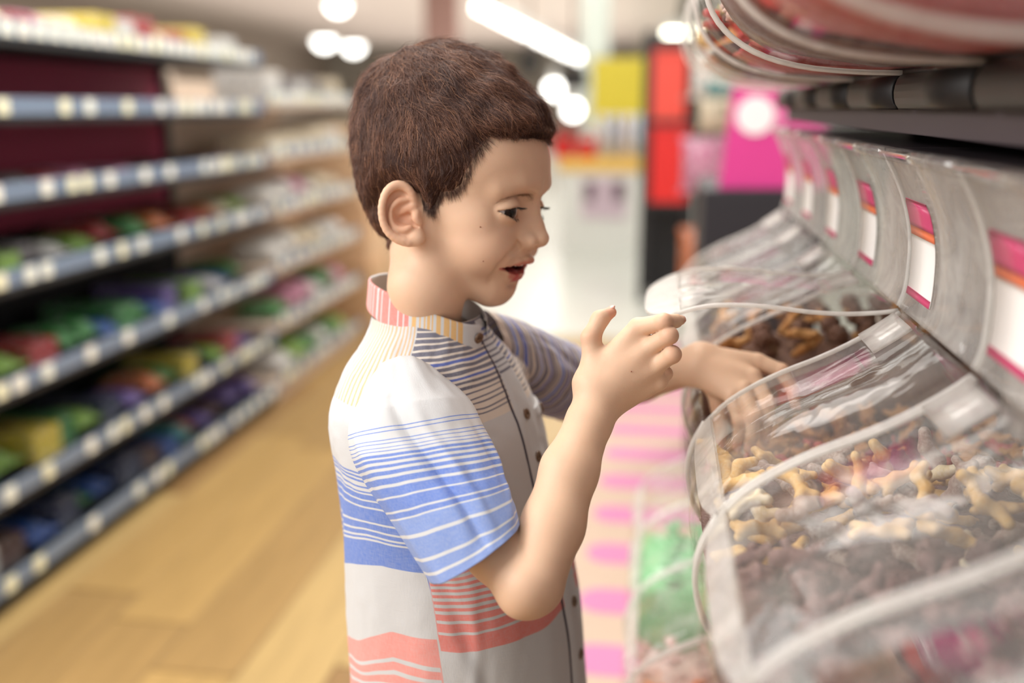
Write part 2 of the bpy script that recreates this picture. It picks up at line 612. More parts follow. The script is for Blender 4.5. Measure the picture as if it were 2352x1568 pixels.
# ---- arms and hands (cam frame, cm)
RW = at(1380, 912, 79.5)
RIGHT_HAND = {
    'index': ([at(1466, 752, 78.6), at(1524, 739, 76.9), at(1552, 737, 78.2), at(1563, 735, 79.6)], [0.76, 0.63, 0.52, 0.40]),
    'middle': ([at(1492, 797, 78.2), at(1537, 770, 76.8), at(1541, 772, 79.0), at(1518, 785, 80.2)], [0.74, 0.66, 0.58, 0.50]),
    'ring': ([at(1506, 840, 78.4), at(1544, 814, 77.1), at(1546, 816, 79.2), at(1522, 828, 80.4)], [0.72, 0.66, 0.58, 0.50]),
    'pinky': ([at(1512, 877, 79.2), at(1528, 858, 79.6), at(1530, 858, 81.0), at(1510, 866, 82.0)], [0.68, 0.54, 0.48, 0.44]),
    'thumb': ([at(1368, 845, 79.6), at(1357, 775, 79.4), at(1378, 733, 79.6), at(1403, 717, 80.0)], [1.1, 0.76, 0.68, 0.46]),
}
LEFT_HAND = {
    'index': ([at(1740, 832, 95.5), at(1795, 852, 94.5), at(1818, 890, 94.2), at(1826, 930, 94.2)], [0.86, 0.70, 0.6, 0.48]),
    'middle': ([at(1728, 866, 94.0), at(1762, 925, 92.6), at(1764, 968, 92.8), at(1756, 1004, 93.2)], [0.86, 0.74, 0.62, 0.5]),
    'ring': ([at(1706, 894, 93.4), at(1730, 955, 92.0), at(1728, 1000, 92.4), at(1720, 1030, 93.0)], [0.82, 0.72, 0.6, 0.5]),
    'pinky': ([at(1680, 908, 93.6), at(1698, 965, 92.8), at(1697, 1000, 93.2), at(1692, 1025, 93.6)], [0.74, 0.62, 0.52, 0.44]),
    'thumb': ([at(1640, 880, 96.8), at(1652, 930, 97.0), at(1656, 985, 96.6), at(1654, 1025, 96.2)], [1.05, 0.84, 0.7, 0.5]),
}


def sd_hand(P, H, carp, rc, mk):
    palm = None
    for i, n in enumerate(('index', 'middle', 'ring', 'pinky')):
        c = cone(P, carp[i], H[n][0][0], rc, H[n][1][0] * 1.02)
        palm = c if palm is None else smin(palm, c, 0.9)
    d = palm
    th = chain(P, H['thumb'][0], H['thumb'][1], 0.35)
    d = smin(d, cone(P, carp[0], H['thumb'][0][0], rc, H['thumb'][1][0]), 1.0)
    fing = None
    for n in ('index', 'middle', 'ring', 'pinky'):
        c = chain(P, H[n][0], H[n][1], 0.22)
        # knuckle at the middle joint
        c = smin(c, sph(P, H[n][0][1], H[n][1][1] * 1.03), 0.2)
        fing = c if fing is None else smin(fing, c, 0.03)
    d = smin(d, fing, 0.24)
    d = smin(d, th, 0.5)
    return d


RCARP = [at(1362, 880, 79.6), at(1374, 895, 79.0), at(1388, 908, 79.2), at(1402, 920, 80.0)]
LCARP = [at(1612, 822, 96.6), at(1612, 834, 95.8), at(1610, 846, 95.8), at(1606, 856, 96.4)]
R_ELBOW = at(1212, 1342, 72.6)
R_SHOULDER = at(955, 935, 81.0)
L_SHOULDER = at(1205, 812, 100.0)
L_ELBOW = at(1385, 900, 106.0)


def sd_arm_r(P):
    d = chain(P, [R_SHOULDER, at(1085, 1150, 76.4), at(1140, 1262, 75.2), R_ELBOW], [2.6, 2.4, 2.3, 2.25], 1.0)
    fa = chain(P, [R_ELBOW + np.array([0.5, 0.3, -0.2]), at(1270, 1205, 74.8), at(1308, 1080, 76.4), at(1355, 965, 78.6), RW], [2.2, 2.32, 2.15, 1.74, 1.66], 0.8)
    d = smin(d, fa, 0.22)
    d = smin(d, sph(P, at(1198, 1368, 73.0), 1.5), 1.2)          # elbow point
    return smin(d, sph(P, at(1232, 1352, 73.2), 1.7), 1.0)


def sd_arm_l(P):
    e = chain(P, [L_SHOULDER, at(1300, 860, 103.5), L_ELBOW], [2.4, 2.4, 2.3], 1.0)
    return smin(e, chain(P, [L_ELBOW, at(1470, 866, 102.2), at(1600, 838, 96.6)], [2.4, 2.45, 1.75], 0.8), 0.8)


def sd_arms(P):
    d = boxed(P, sd_arm_r, *_ra)
    d = smin(d, boxed(P, lambda p: sd_hand(p, RIGHT_HAND, RCARP, 1.42, 0), *_rh), 0.9)
    e = boxed(P, sd_arm_l, *_la)
    e = smin(e, boxed(P, lambda p: sd_hand(p, LEFT_HAND, LCARP, 1.35, 0), *_lh), 0.9)
    return np.minimum(d, e)


NECK_T = hp(-2.0, -1.8, 0)
NECK_B = at(978, 742, 89.5)
CHEST = at(1010, 900, 90.3)


def sd_torso(P):
    d = chain(P, [NECK_T, at(980, 660, 87.0), NECK_B], [3.6, 3.15, 3.2], 1.2)
    A = np.stack([TF, WUP, TL])
    d = smin(d, ell(P, at(1010, 1000, 90.8), (5.6, 9.5, 8.0), A), 1.5)
    d = smin(d, cone(P, at(985, 930, 84.0), at(1165, 860, 97.5), 2.2, 2.2), 1.5)
    d = smin(d, ell(P, at(1070, 1350, 94.5), (6.6, 15.0, 8.6), A), 2.0)
    d = smin(d, ell(P, at(1090, 1600, 98.0), (7.4, 9.0, 9.0), A), 2.0)
    return d


def boxed(P, fn, lo, hi, pad=2.0):
    """evaluate fn only near its box; far away return a safe distance"""
    lo = np.asarray(lo, np.float32); hi = np.asarray(hi, np.float32)
    dv = np.maximum(np.maximum(lo - P, P - hi), 0)
    dist = np.sqrt((dv ** 2).sum(-1))
    out = dist + np.float32(0.5)
    m = dist < pad
    if m.any():
        out[m] = fn(P[m])
    return out


def bbox(pts, r):
    pts = np.array(pts)
    return pts.min(0) - r, pts.max(0) + r


_hb = bbox([hp(-10, -8, -7.2), hp(10, 13, 7.2), hp(10, -8, -7.2), hp(-10, 13, 7.2), hp(10, -8, 7.2), hp(-10, 13, -7.2), hp(-10, -8, 7.2), hp(10, 13, -7.2)], -0.5)
_eb = bbox([ep(870, 420, -0.6), ep(985, 570, 1.5)], 0.2)
_ra = bbox([R_SHOULDER, R_ELBOW, RW, at(1085, 1150, 75.8), at(1256, 1205, 73.6)], 3.4)
_rh = bbox([p for v in RIGHT_HAND.values() for p in v[0]] + RCARP, 1.5)
_la = bbox([L_SHOULDER, L_ELBOW, at(1600, 838, 96.6)], 3.3)
_lh = bbox([p for v in LEFT_HAND.values() for p in v[0]] + LCARP, 1.5)


def sd_body(P):
    h = boxed(P, sd_head, *_hb)
    h = smin(h, boxed(P, sd_ear, *_eb, pad=0.8), 0.28)
    d = smin(h, sd_torso(P), 0.7)
    return smin(d, sd_arms(P), 0.6)


BODY_LO, BODY_HI = (-19, -36, -112), (30, 30, -66)
_bv, _bf = sdf_mesh(sd_body, BODY_LO, BODY_HI, 0.13)
print('body', len(_bv), len(_bf))
_q = (_bv - HO) @ HA.T


# skin colour: lips, cheeks, ear, nails
def blob(c, r):
    return np.exp(-(((_q - np.array(c)) / np.array(r)) ** 2).sum(1))


SKIN = np.array(lin((220, 183, 154)))
col = np.repeat(SKIN[None], len(_bv), 0)


def tint(w, c):
    global col
    w = np.clip(w, 0, 1)[:, None]
    col = col * (1 - w) + np.array(c) * w


_qa = _q.copy(); _qa[:, 2] = np.abs(_qa[:, 2])
tint(0.10 * sum(blob((5.4, -1.4, s * 4.2), (2.4, 2.0, 2.0)) for s in (1, -1)), lin((222, 140, 115)))
_qf = _qa.astype(np.float32)
du = chain(_qf, [np.array(p) + (0.08, -0.1, 0) for p in UPPER_LIP], [0.22, 0.22, 0.16, 0.08, 0.02], 0.2)
dl = chain(_qf, [np.array(p) + (0.15, 0.1, 0) for p in LOWER_LIP], [0.48, 0.48, 0.36, 0.16, 0.02], 0.2)
lipc = lin((186, 92, 84))
face = (_q[:, 0] > 4.5) & (_q[:, 1] < -2.3) & (_q[:, 1] > -5.2)
tint(np.where(face, 0.85 * np.clip(1 - du / 0.14, 0, 1), 0), lin((192, 108, 92)))
tint(np.where(face, 0.95 * np.clip(1 - dl / 0.16, 0, 1), 0), lin((188, 78, 76)))
cavw = ell(_q.astype(np.float32), (5.9, -3.5, 0), (1.35, 0.8, 2.3))
tint(np.where((_q[:, 0] < 6.75) & (_q[:, 0] > 3), np.clip(1 - cavw / 0.15, 0, 1), 0), lin((92, 30, 34)))
# ear: blood shows through the thin parts
_ed = np.linalg.norm((_bv - ep(922, 490, 0.3)) / np.array([1.9, 2.7, 1.6]), axis=1)
tint(np.clip(1.25 - _ed, 0, 1) * 0.35, lin((224, 138, 100)))
for HH, sc in ((RIGHT_HAND, 1.0), (LEFT_HAND, 1.0)):
    for n, (pts, rs) in HH.items():
        dt = np.linalg.norm(_bv - pts[-1], axis=1)
        tint(np.clip(1.5 - dt / rs[-1] / 1.4, 0, 0.45), lin((222, 140, 116)))
        dk = np.linalg.norm(_bv - pts[1], axis=1)
        tint(np.clip(1.3 - dk / rs[1], 0, 0.22), lin((210, 140, 110)))
# near the hair the skin takes a brown shade from short stubble (hair colour, not light)
SKIN_COL = col

person = empty('person', to_world(at(1070, 1500, 95))[:2].tolist() + [0.0] if False else (*to_world(at(1070, 1500, 96))[:2], 0.0),
               'child in a striped short-sleeved shirt lifting a clear candy bin lid', 'person')

m_skin, nt, b = new_mat('skin')
ca = node(nt, 'ShaderNodeVertexColor', layer_name='col')
tc = node(nt, 'ShaderNodeTexCoord')
nz = node(nt, 'ShaderNodeTexNoise', inp={'Scale': 60.0, 'Detail': 5.0})
nt.links.new(tc.outputs['Object'], nz.inputs['Vector'])
hsv = node(nt, 'ShaderNodeHueSaturation')
mr = node(nt, 'ShaderNodeMapRange', inp={'To Min': 0.94, 'To Max': 1.06})
nt.links.new(nz.outputs['Fac'], mr.inputs['Value'])
nt.links.new(mr.outputs['Result'], hsv.inputs['Value'])
nt.links.new(ca.outputs['Color'], hsv.inputs['Color'])
nt.links.new(hsv.outputs['Color'], b.inputs['Base Color'])
b.inputs['Roughness'].default_value = 0.52
b.inputs['Specular IOR Level'].default_value = 0.35
b.inputs['Subsurface Weight'].default_value = 0.25
b.inputs['Subsurface Radius'].default_value = (1.0, 0.35, 0.2)
b.inputs['Subsurface Scale'].default_value = 0.005
nz2 = node(nt, 'ShaderNodeTexNoise', inp={'Scale': 900.0, 'Detail': 3.0})
nt.links.new(tc.outputs['Object'], nz2.inputs['Vector'])
bp = node(nt, 'ShaderNodeBump', inp={'Strength': 0.12, 'Distance': 0.0006})
nt.links.new(nz2.outputs['Fac'], bp.inputs['Height'])
nt.links.new(bp.outputs['Normal'], b.inputs['Normal'])
# lower body (below the frame): legs, coarser
def sd_legs(P):
    d = None
    for s in (-1, 1):
        hip = at(1085, 1620, 98) + TL * 4.6 * s
        kn = hip - WUP * 26 + TF * 1.5
        an = kn - WUP * 25 - TF * 1.0
        c = chain(P, [hip, kn, an], [5.6, 4.2, 2.9], 1.0)
        c = smin(c, cone(P, an - WUP * 3.2 - TF * 1.5, an - WUP * 3.9 + TF * 9, 2.6, 2.2), 1.0)
        d = c if d is None else np.minimum(d, c)
    return d


_lv, _lf = sdf_mesh(sd_legs, (-26, -112, -135), (30, -30, -80), 0.8)
_lc = np.repeat(SKIN[None], len(_lv), 0)
_bw = to_world(np.concatenate([_bv, _lv]))
body = mesh_obj('body', _bw, np.concatenate([_bf, _lf + len(_bv)]), m_skin, person, colors=np.concatenate([SKIN_COL, _lc]))
# ---- eyes
def uv_ball(c, r, axis, n=24):
    """sphere with its pole on axis; uv.y = angle from the pole"""
    axis = nrm(axis)
    t = nrm(np.cross(axis, [0.3, 1, 0.2])); bt = np.cross(axis, t)
    V, UV, F = [], [], []
    for i in range(n + 1):
        th = math.pi * i / n
        for j in range(2 * n):
            ph = math.pi * j / n
            V.append(c + r * (math.cos(th) * axis + math.sin(th) * (math.cos(ph) * t + math.sin(ph) * bt)))
            UV.append((j / (2 * n), i / n))
    m = 2 * n
    for i in range(n):
        for j in range(m):
            F.append((i * m + j, (i + 1) * m + j, (i + 1) * m + (j + 1) % m, i * m + (j + 1) % m))
    return np.array(V), F, np.array(UV)


m_eye, nt, b = new_mat('eyeball')
uvn = node(nt, 'ShaderNodeUVMap')
sx = node(nt, 'ShaderNodeSeparateXYZ')
nt.links.new(uvn.outputs['UV'], sx.inputs['Vector'])
rp = node(nt, 'ShaderNodeValToRGB')
el = rp.color_ramp.elements
el[0].position, el[0].color = 0.0, (0.004, 0.003, 0.003, 1)
el[1].position, el[1].color = 0.075, (0.006, 0.004, 0.003, 1)
for p_, c_ in ((0.085, (0.035, 0.016, 0.009, 1)), (0.150, (0.028, 0.013, 0.008, 1)), (0.168, (0.008, 0.005, 0.004, 1)), (0.185, (0.62, 0.55, 0.52, 1)), (0.4, (0.60, 0.48, 0.44, 1))):
    e_ = el.new(p_); e_.color = c_
nt.links.new(sx.outputs['Y'], rp.inputs['Fac'])
nt.links.new(rp.outputs['Color'], b.inputs['Base Color'])
b.inputs['Roughness'].default_value = 0.06
b.inputs['Specular IOR Level'].default_value = 0.25
for c in EYES:
    ctr = hp(*c)
    gaze = nrm(at(1480, 620, 72) - ctr)
    v, f, uv = uv_ball(ctr, 1.2, gaze)
    mesh_obj('eye', to_world(v), f, m_eye, person, uv=uv)

# ---- teeth and tongue
m_tooth = mat('tooth_enamel', lin((236, 226, 210)), rough=0.25)
for i, z in enumerate((-1.25, -0.75, -0.26, 0.26, 0.75, 1.25)):
    w = 0.27 if abs(z) < 0.5 else 0.22
    ff = 7.15 - 0.28 * z * z
    fn = lambda P: ell((P - hp(ff, -2.90, z).astype(np.float32)) @ HA.T.astype(np.float32), (0, 0, 0), (0.2, 0.46, w * 1.12))
    c = hp(ff, -2.90, z)
    v, f = sdf_mesh(fn, c - 0.8, c + 0.8, 0.08)
    mesh_obj('tooth', to_world(v), f, m_tooth, person)
c = hp(5.4, -3.95, 0)
fn = lambda P: ell((P - c.astype(np.float32)) @ HA.T.astype(np.float32), (0, 0, 0), (1.5, 0.42, 1.3))
v, f = sdf_mesh(fn, c - 1.9, c + 1.9, 0.12)
mesh_obj('tongue', to_world(v), f, mat('tongue_skin', lin((176, 78, 80)), rough=0.35), person)

# ---- moles: small raised dots on cheek and hand
_N = len(_bv)
for px, py, r in ((1103, 521, 0.055), (1110, 600, 0.06), (1450, 853, 0.05)):
    ry = at(px, py, 1.0); ry = ry / np.linalg.norm(ry)
    t = _bv @ ry
    dd = np.linalg.norm(_bv - t[:, None] * ry, axis=1)
    k = np.where(dd < 0.4)[0]
    if not len(k):
        continue
    k = k[np.argmin(t[k])]
    c = ry * t[k]
    v, f, uv = uv_ball(c, r, ry, 8)
    mesh_obj('mole', to_world(v), f, mat('mole_skin', lin((140, 84, 60)), rough=0.6), body)
# ---- hair: a solid mass with strands lying over it
rng = np.random.default_rng(7)
HC = np.array([-0.4, 5.0])
_sil = [(1262, 322), (1269, 300), (1262, 262), (1232, 215), (1182, 165), (1132, 126), (1086, 102), (1030, 90), (972, 97), (930, 116), (872, 150), (838, 192), (824, 280), (826, 380), (842, 455), (884, 540)]
_sl = np.array([hloc(px, py, 0)[:2] for px, py in _sil]) - HC
_sl[:, 0] *= 0.975
_ang = np.unwrap(np.arctan2(_sl[:, 1], _sl[:, 0]))
_rad = np.hypot(_sl[:, 0], _sl[:, 1]) * 0.985
_oo = np.argsort(_ang)
_ang, _rad = _ang[_oo], _rad[_oo]


def hair_r(phi):
    phi = np.where(phi < -1.9, phi + 2 * math.pi, phi)
    return np.interp(phi, _ang, _rad)


def sd_head_ear(P):
    return smin(sd_head(P), sd_ear(P), 0.28)


_hl = [(1244, 322), (1215, 323), (1170, 320), (1122, 318), (1098, 345), (1078, 388), (1062, 425), (1040, 440), (1012, 440), (1004, 462), (990, 484), (976, 466), (966, 446), (945, 434), (920, 419), (895, 424), (880, 440), (872, 470), (868, 505), (878, 535), (886, 548)]
_hq = (raycast(sd_head, [p[0] for p in _hl], [p[1] for p in _hl]) - HO) @ HA.T
_poly = np.concatenate([_hq[:18, :2], [(-2.7, 0.4), (-3.2, -1.0), (-4.3, -3.0), (-6.0, -3.6), (-12, -3.6), (-14, 6), (-10, 18), (2, 20), (12, 16), (12, _hq[0, 1] - 0.2)]])
print('poly', np.round(_poly, 1).tolist())


def poly_sd(X):
    """signed distance to the hairline polygon, negative inside"""
    d = np.full(len(X), 1e9); inside = np.zeros(len(X), bool)
    n = len(_poly)
    for i in range(n):
        a, b2 = _poly[i], _poly[(i + 1) % n]
        e = b2 - a; w = X - a
        t = np.clip((w @ e) / (e @ e + 1e-9), 0, 1)
        d = np.minimum(d, ((w - t[:, None] * e) ** 2).sum(1))
        c = ((a[1] > X[:, 1]) != (b2[1] > X[:, 1]))
        xi = a[0] + (X[:, 1] - a[1]) * e[0] / (e[1] if abs(e[1]) > 1e-9 else 1e-9)
        inside ^= c & (X[:, 0] < xi)
    d = np.sqrt(d)
    return np.where(inside, -d, d)


def sd_neck(P):
    return cone(P, NECK_T, at(980, 660, 87.0), 3.6, 3.15)


def sd_hair(P):
    q = ((P - HO.astype(np.float32)) @ HA.T.astype(np.float32)).astype(float)
    f, u, v = q[:, 0] - HC[0], q[:, 1] - HC[1], q[:, 2]
    rho = np.hypot(f, u)
    R = hair_r(np.arctan2(u, f))
    wv = 7.35 + 0.0 * u
    g = (np.sqrt((rho / R) ** 2 + (np.abs(v) / wv) ** 2) - 1) * 7.5
    pd = poly_sd(q[:, :2])
    edge = np.clip(1 + pd / 1.6, 0, 1) ** 2 * 0.75 * np.clip(1.2 - (q[:, 1] - 6) / 3.0, 0.25, 1)
    d = smax(g + edge, pd * 0.9, 0.25)
    # never thinner than just over the skull
    sk = smin(sd_head(P), sd_neck(P), 0.7) - 0.22
    d2 = smax(sk.astype(float), pd * 0.9 + 0.1, 0.15)
    d = smin(d, d2, 0.3)
    tp_ = np.clip((q[:, 1] - 5) / 6, 0, 1)
    d = d + (0.06 + 0.14 * tp_) * vnoise(q, 1.5, 3) + 0.05 * vnoise(q, 0.5, 5) + 0.12 * tp_ * vnoise(q, 3.0, 4)
    return d.astype(np.float32)


_c = hp(0, 6, 0)
_hv, _hf = sdf_mesh(sd_hair, _c - np.array([12.5, 14, 12]), _c + np.array([12.5, 13, 12]), 0.2, newton=1)
_hq2 = (_hv - HO) @ HA.T
print('hair', len(_hv))

m_hair, nt, b = new_mat('hair_brown')
ca = node(nt, 'ShaderNodeVertexColor', layer_name='col')
nt.links.new(ca.outputs['Color'], b.inputs['Base Color'])
b.inputs['Roughness'].default_value = 0.5
b.inputs['Specular IOR Level'].default_value = 0.45
HAIRC = np.array(lin((66, 44, 35)))
hair = mesh_obj('hair', to_world(_hv), _hf, mat('hair_mass', tuple(HAIRC * 0.8), rough=0.9, spec=0.08, noise=0.3, scale=300), person)


def strands_mesh(name, paths, radii, cols, parent, material, sides=3):
    """paths (n,k,3) cam-frame cm; radii (n,k); cols (n,3)"""
    n, k, _ = paths.shape
    T = np.gradient(paths, axis=1)
    T /= np.linalg.norm(T, axis=2, keepdims=True) + 1e-9
    ref = np.array([0.31, 0.22, 0.92])
    N = np.cross(T, ref); N /= np.linalg.norm(N, axis=2, keepdims=True) + 1e-9
    Bn = np.cross(T, N)
    V = []
    for j in range(sides):
        a = 2 * math.pi * j / sides
        V.append(paths + radii[..., None] * (math.cos(a) * N + math.sin(a) * Bn))
    V = np.stack(V, 2)                       # n,k,sides,3
    ids = np.arange(n * k * sides).reshape(n, k, sides)
    F = []
    for j in range(sides):
        j2 = (j + 1) % sides
        F.append(np.stack([ids[:, :-1, j], ids[:, :-1, j2], ids[:, 1:, j2], ids[:, 1:, j]], -1).reshape(-1, 4))
    F = np.concatenate(F)
    C = np.repeat(cols, k * sides, 0)
    return mesh_obj(name, to_world(V.reshape(-1, 3)), F, material, parent, colors=C)


# surface samples on the hair mass, weighted by area
_t = _hv[_hf]
_ar = np.linalg.norm(np.cross(_t[:, 1] - _t[:, 0], _t[:, 3] - _t[:, 0]), axis=1)
_fc = _t.mean(1)
_fq = (_fc - HO) @ HA.T
_out = np.minimum(sd_head(_fc.astype(np.float32)), sd_neck(_fc.astype(np.float32))) > 0.08
_w = _ar * _out * (_fq[:, 2] > -6.9) * np.where(_fq[:, 2] < -3, 0.35, 1.0)
NS = 24000
ids = rng.choice(len(_hf), NS, p=_w / _w.sum())
ab = rng.random((NS, 2))
tt = _t[ids]
p0 = tt[:, 0] * ((1 - ab[:, :1]) * (1 - ab[:, 1:])) + tt[:, 1] * (ab[:, :1] * (1 - ab[:, 1:])) + tt[:, 2] * (ab[:, :1] * ab[:, 1:]) + tt[:, 3] * ((1 - ab[:, :1]) * ab[:, 1:])
CROWN = np.array([-5.0, 13.2, 0.8])


def hair_flow(p):
    q = (p - HO) @ HA.T
    d = q - CROWN
    d[:, 2] *= 1.15
    d /= np.linalg.norm(d, axis=1, keepdims=True)
    # comb forward over the front, down at the sides
    d[:, 0] += 0.55 * np.clip((q[:, 0] + 1) / 6, 0, 1) * np.clip((q[:, 1] - 6) / 3, 0, 1)
    side = np.clip((9.5 - q[:, 1]) / 5, 0, 1)
    d[:, 1] -= 0.7 * side
    d[:, 0] -= 0.35 * side * np.clip((q[:, 0] - 0) / 4, 0, 1) * np.clip((6 - q[:, 1]) / 2, 0, 1)
    a = 0.95 * vnoise(q, 1.8, 11) + 0.7 * vnoise(q, 0.7, 12)
    d[:, 0] += 0.45 * a
    d[:, 2] += 0.55 * vnoise(q, 1.1, 13)
    return d @ HA


def grow(p0, length, lift0, lift1, k=7, jit=0.32):
    n = len(p0)
    P = [p0]
    p = p0.copy()
    jd = rng.normal(0, 1, (n, 3)) * jit
    for i in range(k - 1):
        N, d = sdf_grad(sd_hair, p, 0.15)
        N /= np.linalg.norm(N, axis=1, keepdims=True) + 1e-6
        h = lift0 + (lift1 - lift0) * (i + 1) / (k - 1)
        dr = hair_flow(p) + jd
        dr -= N * (dr * N).sum(1, keepdims=True)
        dr /= np.linalg.norm(dr, axis=1, keepdims=True) + 1e-6
        p = p + dr * (length / (k - 1))[:, None] + N * np.clip(h - d, -0.15, 0.12)[:, None]
        P.append(p)
    return np.stack(P, 1)


q0 = (p0 - HO) @ HA.T
pd0 = -poly_sd(q0[:, :2])
top = np.clip((q0[:, 1] - 5) / 5, 0, 1)
L = (1.3 + 1.7 * top) * rng.uniform(0.6, 1.15, NS)
L = np.minimum(L, 0.55 + np.where(q0[:, 1] > 6.5, 1.5, 0.75) * np.clip(pd0, 0, 9))
paths = grow(p0, L, np.full(NS, -0.05), rng.uniform(-0.06, 0.12, NS) + 0.10 * top + (rng.random(NS) < 0.06 + 0.12 * top) * rng.uniform(0.05, 0.4, NS))
k = paths.shape[1]
tp = np.linspace(0, 1, k)
rad = 0.0155 * (1 - 0.75 * tp)[None] * rng.uniform(0.7, 1.3, NS)[:, None]
c0 = np.array(lin((70, 46, 40))); c1 = np.array(lin((170, 120, 94))); c2 = np.array(lin((172, 124, 92)))
m = rng.random(NS)[:, None] ** 1.6
cl = np.clip(0.5 + 0.9 * vnoise(q0, 1.3, 21), 0, 1)[:, None]
hc = c0 * (1 - m * cl) + c1 * m * cl
gold = (rng.random(NS) < 0.06)[:, None]
hc = np.where(gold, c2, hc)
strands_mesh('hair_strands', paths, rad, hc, hair, m_hair)

# short soft hairs that cross the hairline onto the skin
NL = 1500
seg = []
for i in range(3, 12):
    a, b2 = np.array(_hl[i]), np.array(_hl[i + 1])
    seg += [(a + (b2 - a) * t) for t in np.linspace(0, 1, 60)]
seg = np.array(seg)
pk = seg[rng.integers(0, len(seg), NL)] + rng.normal(0, 5, (NL, 2))
ps = raycast(sd_head, pk[:, 0], pk[:, 1])
dr = hair_flow(ps) + rng.normal(0, 0.22, (NL, 3))
N, _d = sdf_grad(sd_head, ps, 0.1)
N /= np.linalg.norm(N, axis=1, keepdims=True)
dr -= N * (dr * N).sum(1, keepdims=True)
dr /= np.linalg.norm(dr, axis=1, keepdims=True)
ln = rng.uniform(0.25, 1.0, NL)
t5 = np.linspace(0, 1, 5)
fp = ps[:, None] + dr[:, None] * (ln[:, None] * t5[None])[..., None] + N[:, None] * (0.03 + 0.05 * t5)[None, :, None]
strands_mesh('hairline_strands', fp, 0.0075 * (1 - 0.7 * t5)[None] * rng.uniform(0.5, 1.2, (NL, 1)), np.repeat(c0[None], NL, 0), hair, m_hair)

# stray hairs off the silhouette
NX = 60
ix = rng.choice(NS, NX)
sp = grow(p0[ix], rng.uniform(1.5, 3.2, NX), np.full(NX, 0.0), rng.uniform(0.3, 0.9, NX), k=9, jit=0.6)
strands_mesh('stray_strands', sp, 0.008 * (1 - 0.6 * np.linspace(0, 1, 9))[None] * np.ones((NX, 1)), np.repeat(c2[None], NX, 0), hair, m_hair)

# ---- eyebrows
m_lash = mat('lash_dark', lin((30, 20, 17)), rough=0.5)
bp_ = [(1138, 466), (1154, 459), (1173, 452), (1193, 448), (1211, 448), (1228, 454)]
bq = (raycast(sd_head, [p[0] for p in bp_], [p[1] for p in bp_]) - HO) @ HA.T
bc = catmull(bq, 60)
for s in (1, -1):
    nb = 230
    t = rng.random(nb) ** 0.5
    j = np.clip((t * 59).astype(int), 0, 59)
    base = bc[j] * np.array([1, 1, s])
    wdt = 0.10 + 0.30 * t
    base[:, 1] += rng.normal(0, 1, nb) * wdt * 0.7
    P = base @ HA + HO
    N, d = sdf_grad(sd_head, P, 0.1); N /= np.linalg.norm(N, axis=1, keepdims=True)
    P = P - N * d[:, None]
    tg = bc[np.clip(j - 6, 0, 59)] - bc[np.clip(j + 6, 0, 59)]
    tg = tg * np.array([1, 1, s]) + np.array([0, 0.35, 0]) * t[:, None]
    dv = nrm(np.array([1, 0, 0])) * 0 + tg @ HA
    dv += rng.normal(0, 0.12, dv.shape)
    dv -= N * (dv * N).sum(1, keepdims=True)
    dv /= np.linalg.norm(dv, axis=1, keepdims=True)
    ln = rng.uniform(0.35, 0.7, nb)
    fp = P[:, None] + dv[:, None] * (ln[:, None] * t5[None])[..., None] + N[:, None] * (0.01 + 0.06 * np.sin(t5 * 2.6))[None, :, None]
    strands_mesh('eyebrow', fp, 0.0052 * (1 - 0.7 * t5)[None] * np.ones((nb, 1)), np.repeat(np.array(lin((132, 92, 68)))[None], nb, 0), person, m_hair)

# ---- eyelashes
for c in EYES:
    s = 1 if c[2] > 0 else -1
    for up, nl, ln0 in ((True, 70, 0.62), (False, 40, 0.3)):
        zz = rng.uniform(-1.05 if up else -0.35, 1.3, nl)
        w = np.clip(1 - ((zz - 0.05) / 1.42) ** 2, 0, 1)
        y = (0.40 * w - 0.05 - 0.02 * zz) if up else (-0.60 * w - 0.05 - 0.02 * zz)
        x = np.sqrt(np.maximum(1.46 ** 2 - y ** 2 - zz ** 2, 0.02))
        e = np.stack([x, y, zz], 1)
        rd = e / np.linalg.norm(e, axis=1, keepdims=True)
        rd[:, 1] += (-0.55 if up else -0.5)
        rd[:, 2] += 0.25 * zz
        rd += rng.normal(0, 0.08, rd.shape)
        rd /= np.linalg.norm(rd, axis=1, keepdims=True)
        ln = ln0 * rng.uniform(0.7, 1.1, nl)
        pth = e[:, None] + rd[:, None] * (ln[:, None] * t5[None])[..., None]
        pth[:, :, 1] += (0.16 if up else -0.04) * (t5 ** 2)[None]
        pth = pth * np.array([1, 1, s]) + np.array(c)
        strands_mesh('eyelashes', pth @ HA + HO, (0.016 if up else 0.010) * (1 - 0.8 * t5)[None] * np.ones((nl, 1)), np.repeat(np.array(lin((24, 16, 14)))[None], nl, 0), person, m_hair)

# ---- finger nails
m_nail = mat('nail', lin((232, 176, 160)), rough=0.25)
for HH in (RIGHT_HAND, LEFT_HAND):
    for n_, (pts, rs) in HH.items():
        dr_ = nrm(pts[-1] - pts[-2])
        up_ = np.array([-0.25, 0.9, 0.35]) if (HH is RIGHT_HAND and n_ == 'thumb') else nrm(pts[1] - (pts[0] + pts[-1]) / 2)
        up_ = nrm(up_ - dr_ * (up_ @ dr_)); sd_ = np.cross(dr_, up_)
        A_ = np.stack([dr_, up_, sd_])
        c = pts[-1] + dr_ * rs[-1] * 0.35 + up_ * rs[-1] * 0.72
        fn = lambda P: ell((P - c.astype(np.float32)) @ A_.T.astype(np.float32), (0, 0, 0), (rs[-1] * 0.8, rs[-1] * 0.3, rs[-1] * 0.66))
        v, f = sdf_mesh(fn, c - 0.6, c + 0.6, 0.09, newton=1)
        mesh_obj('nail', to_world(v), f, m_nail, body)

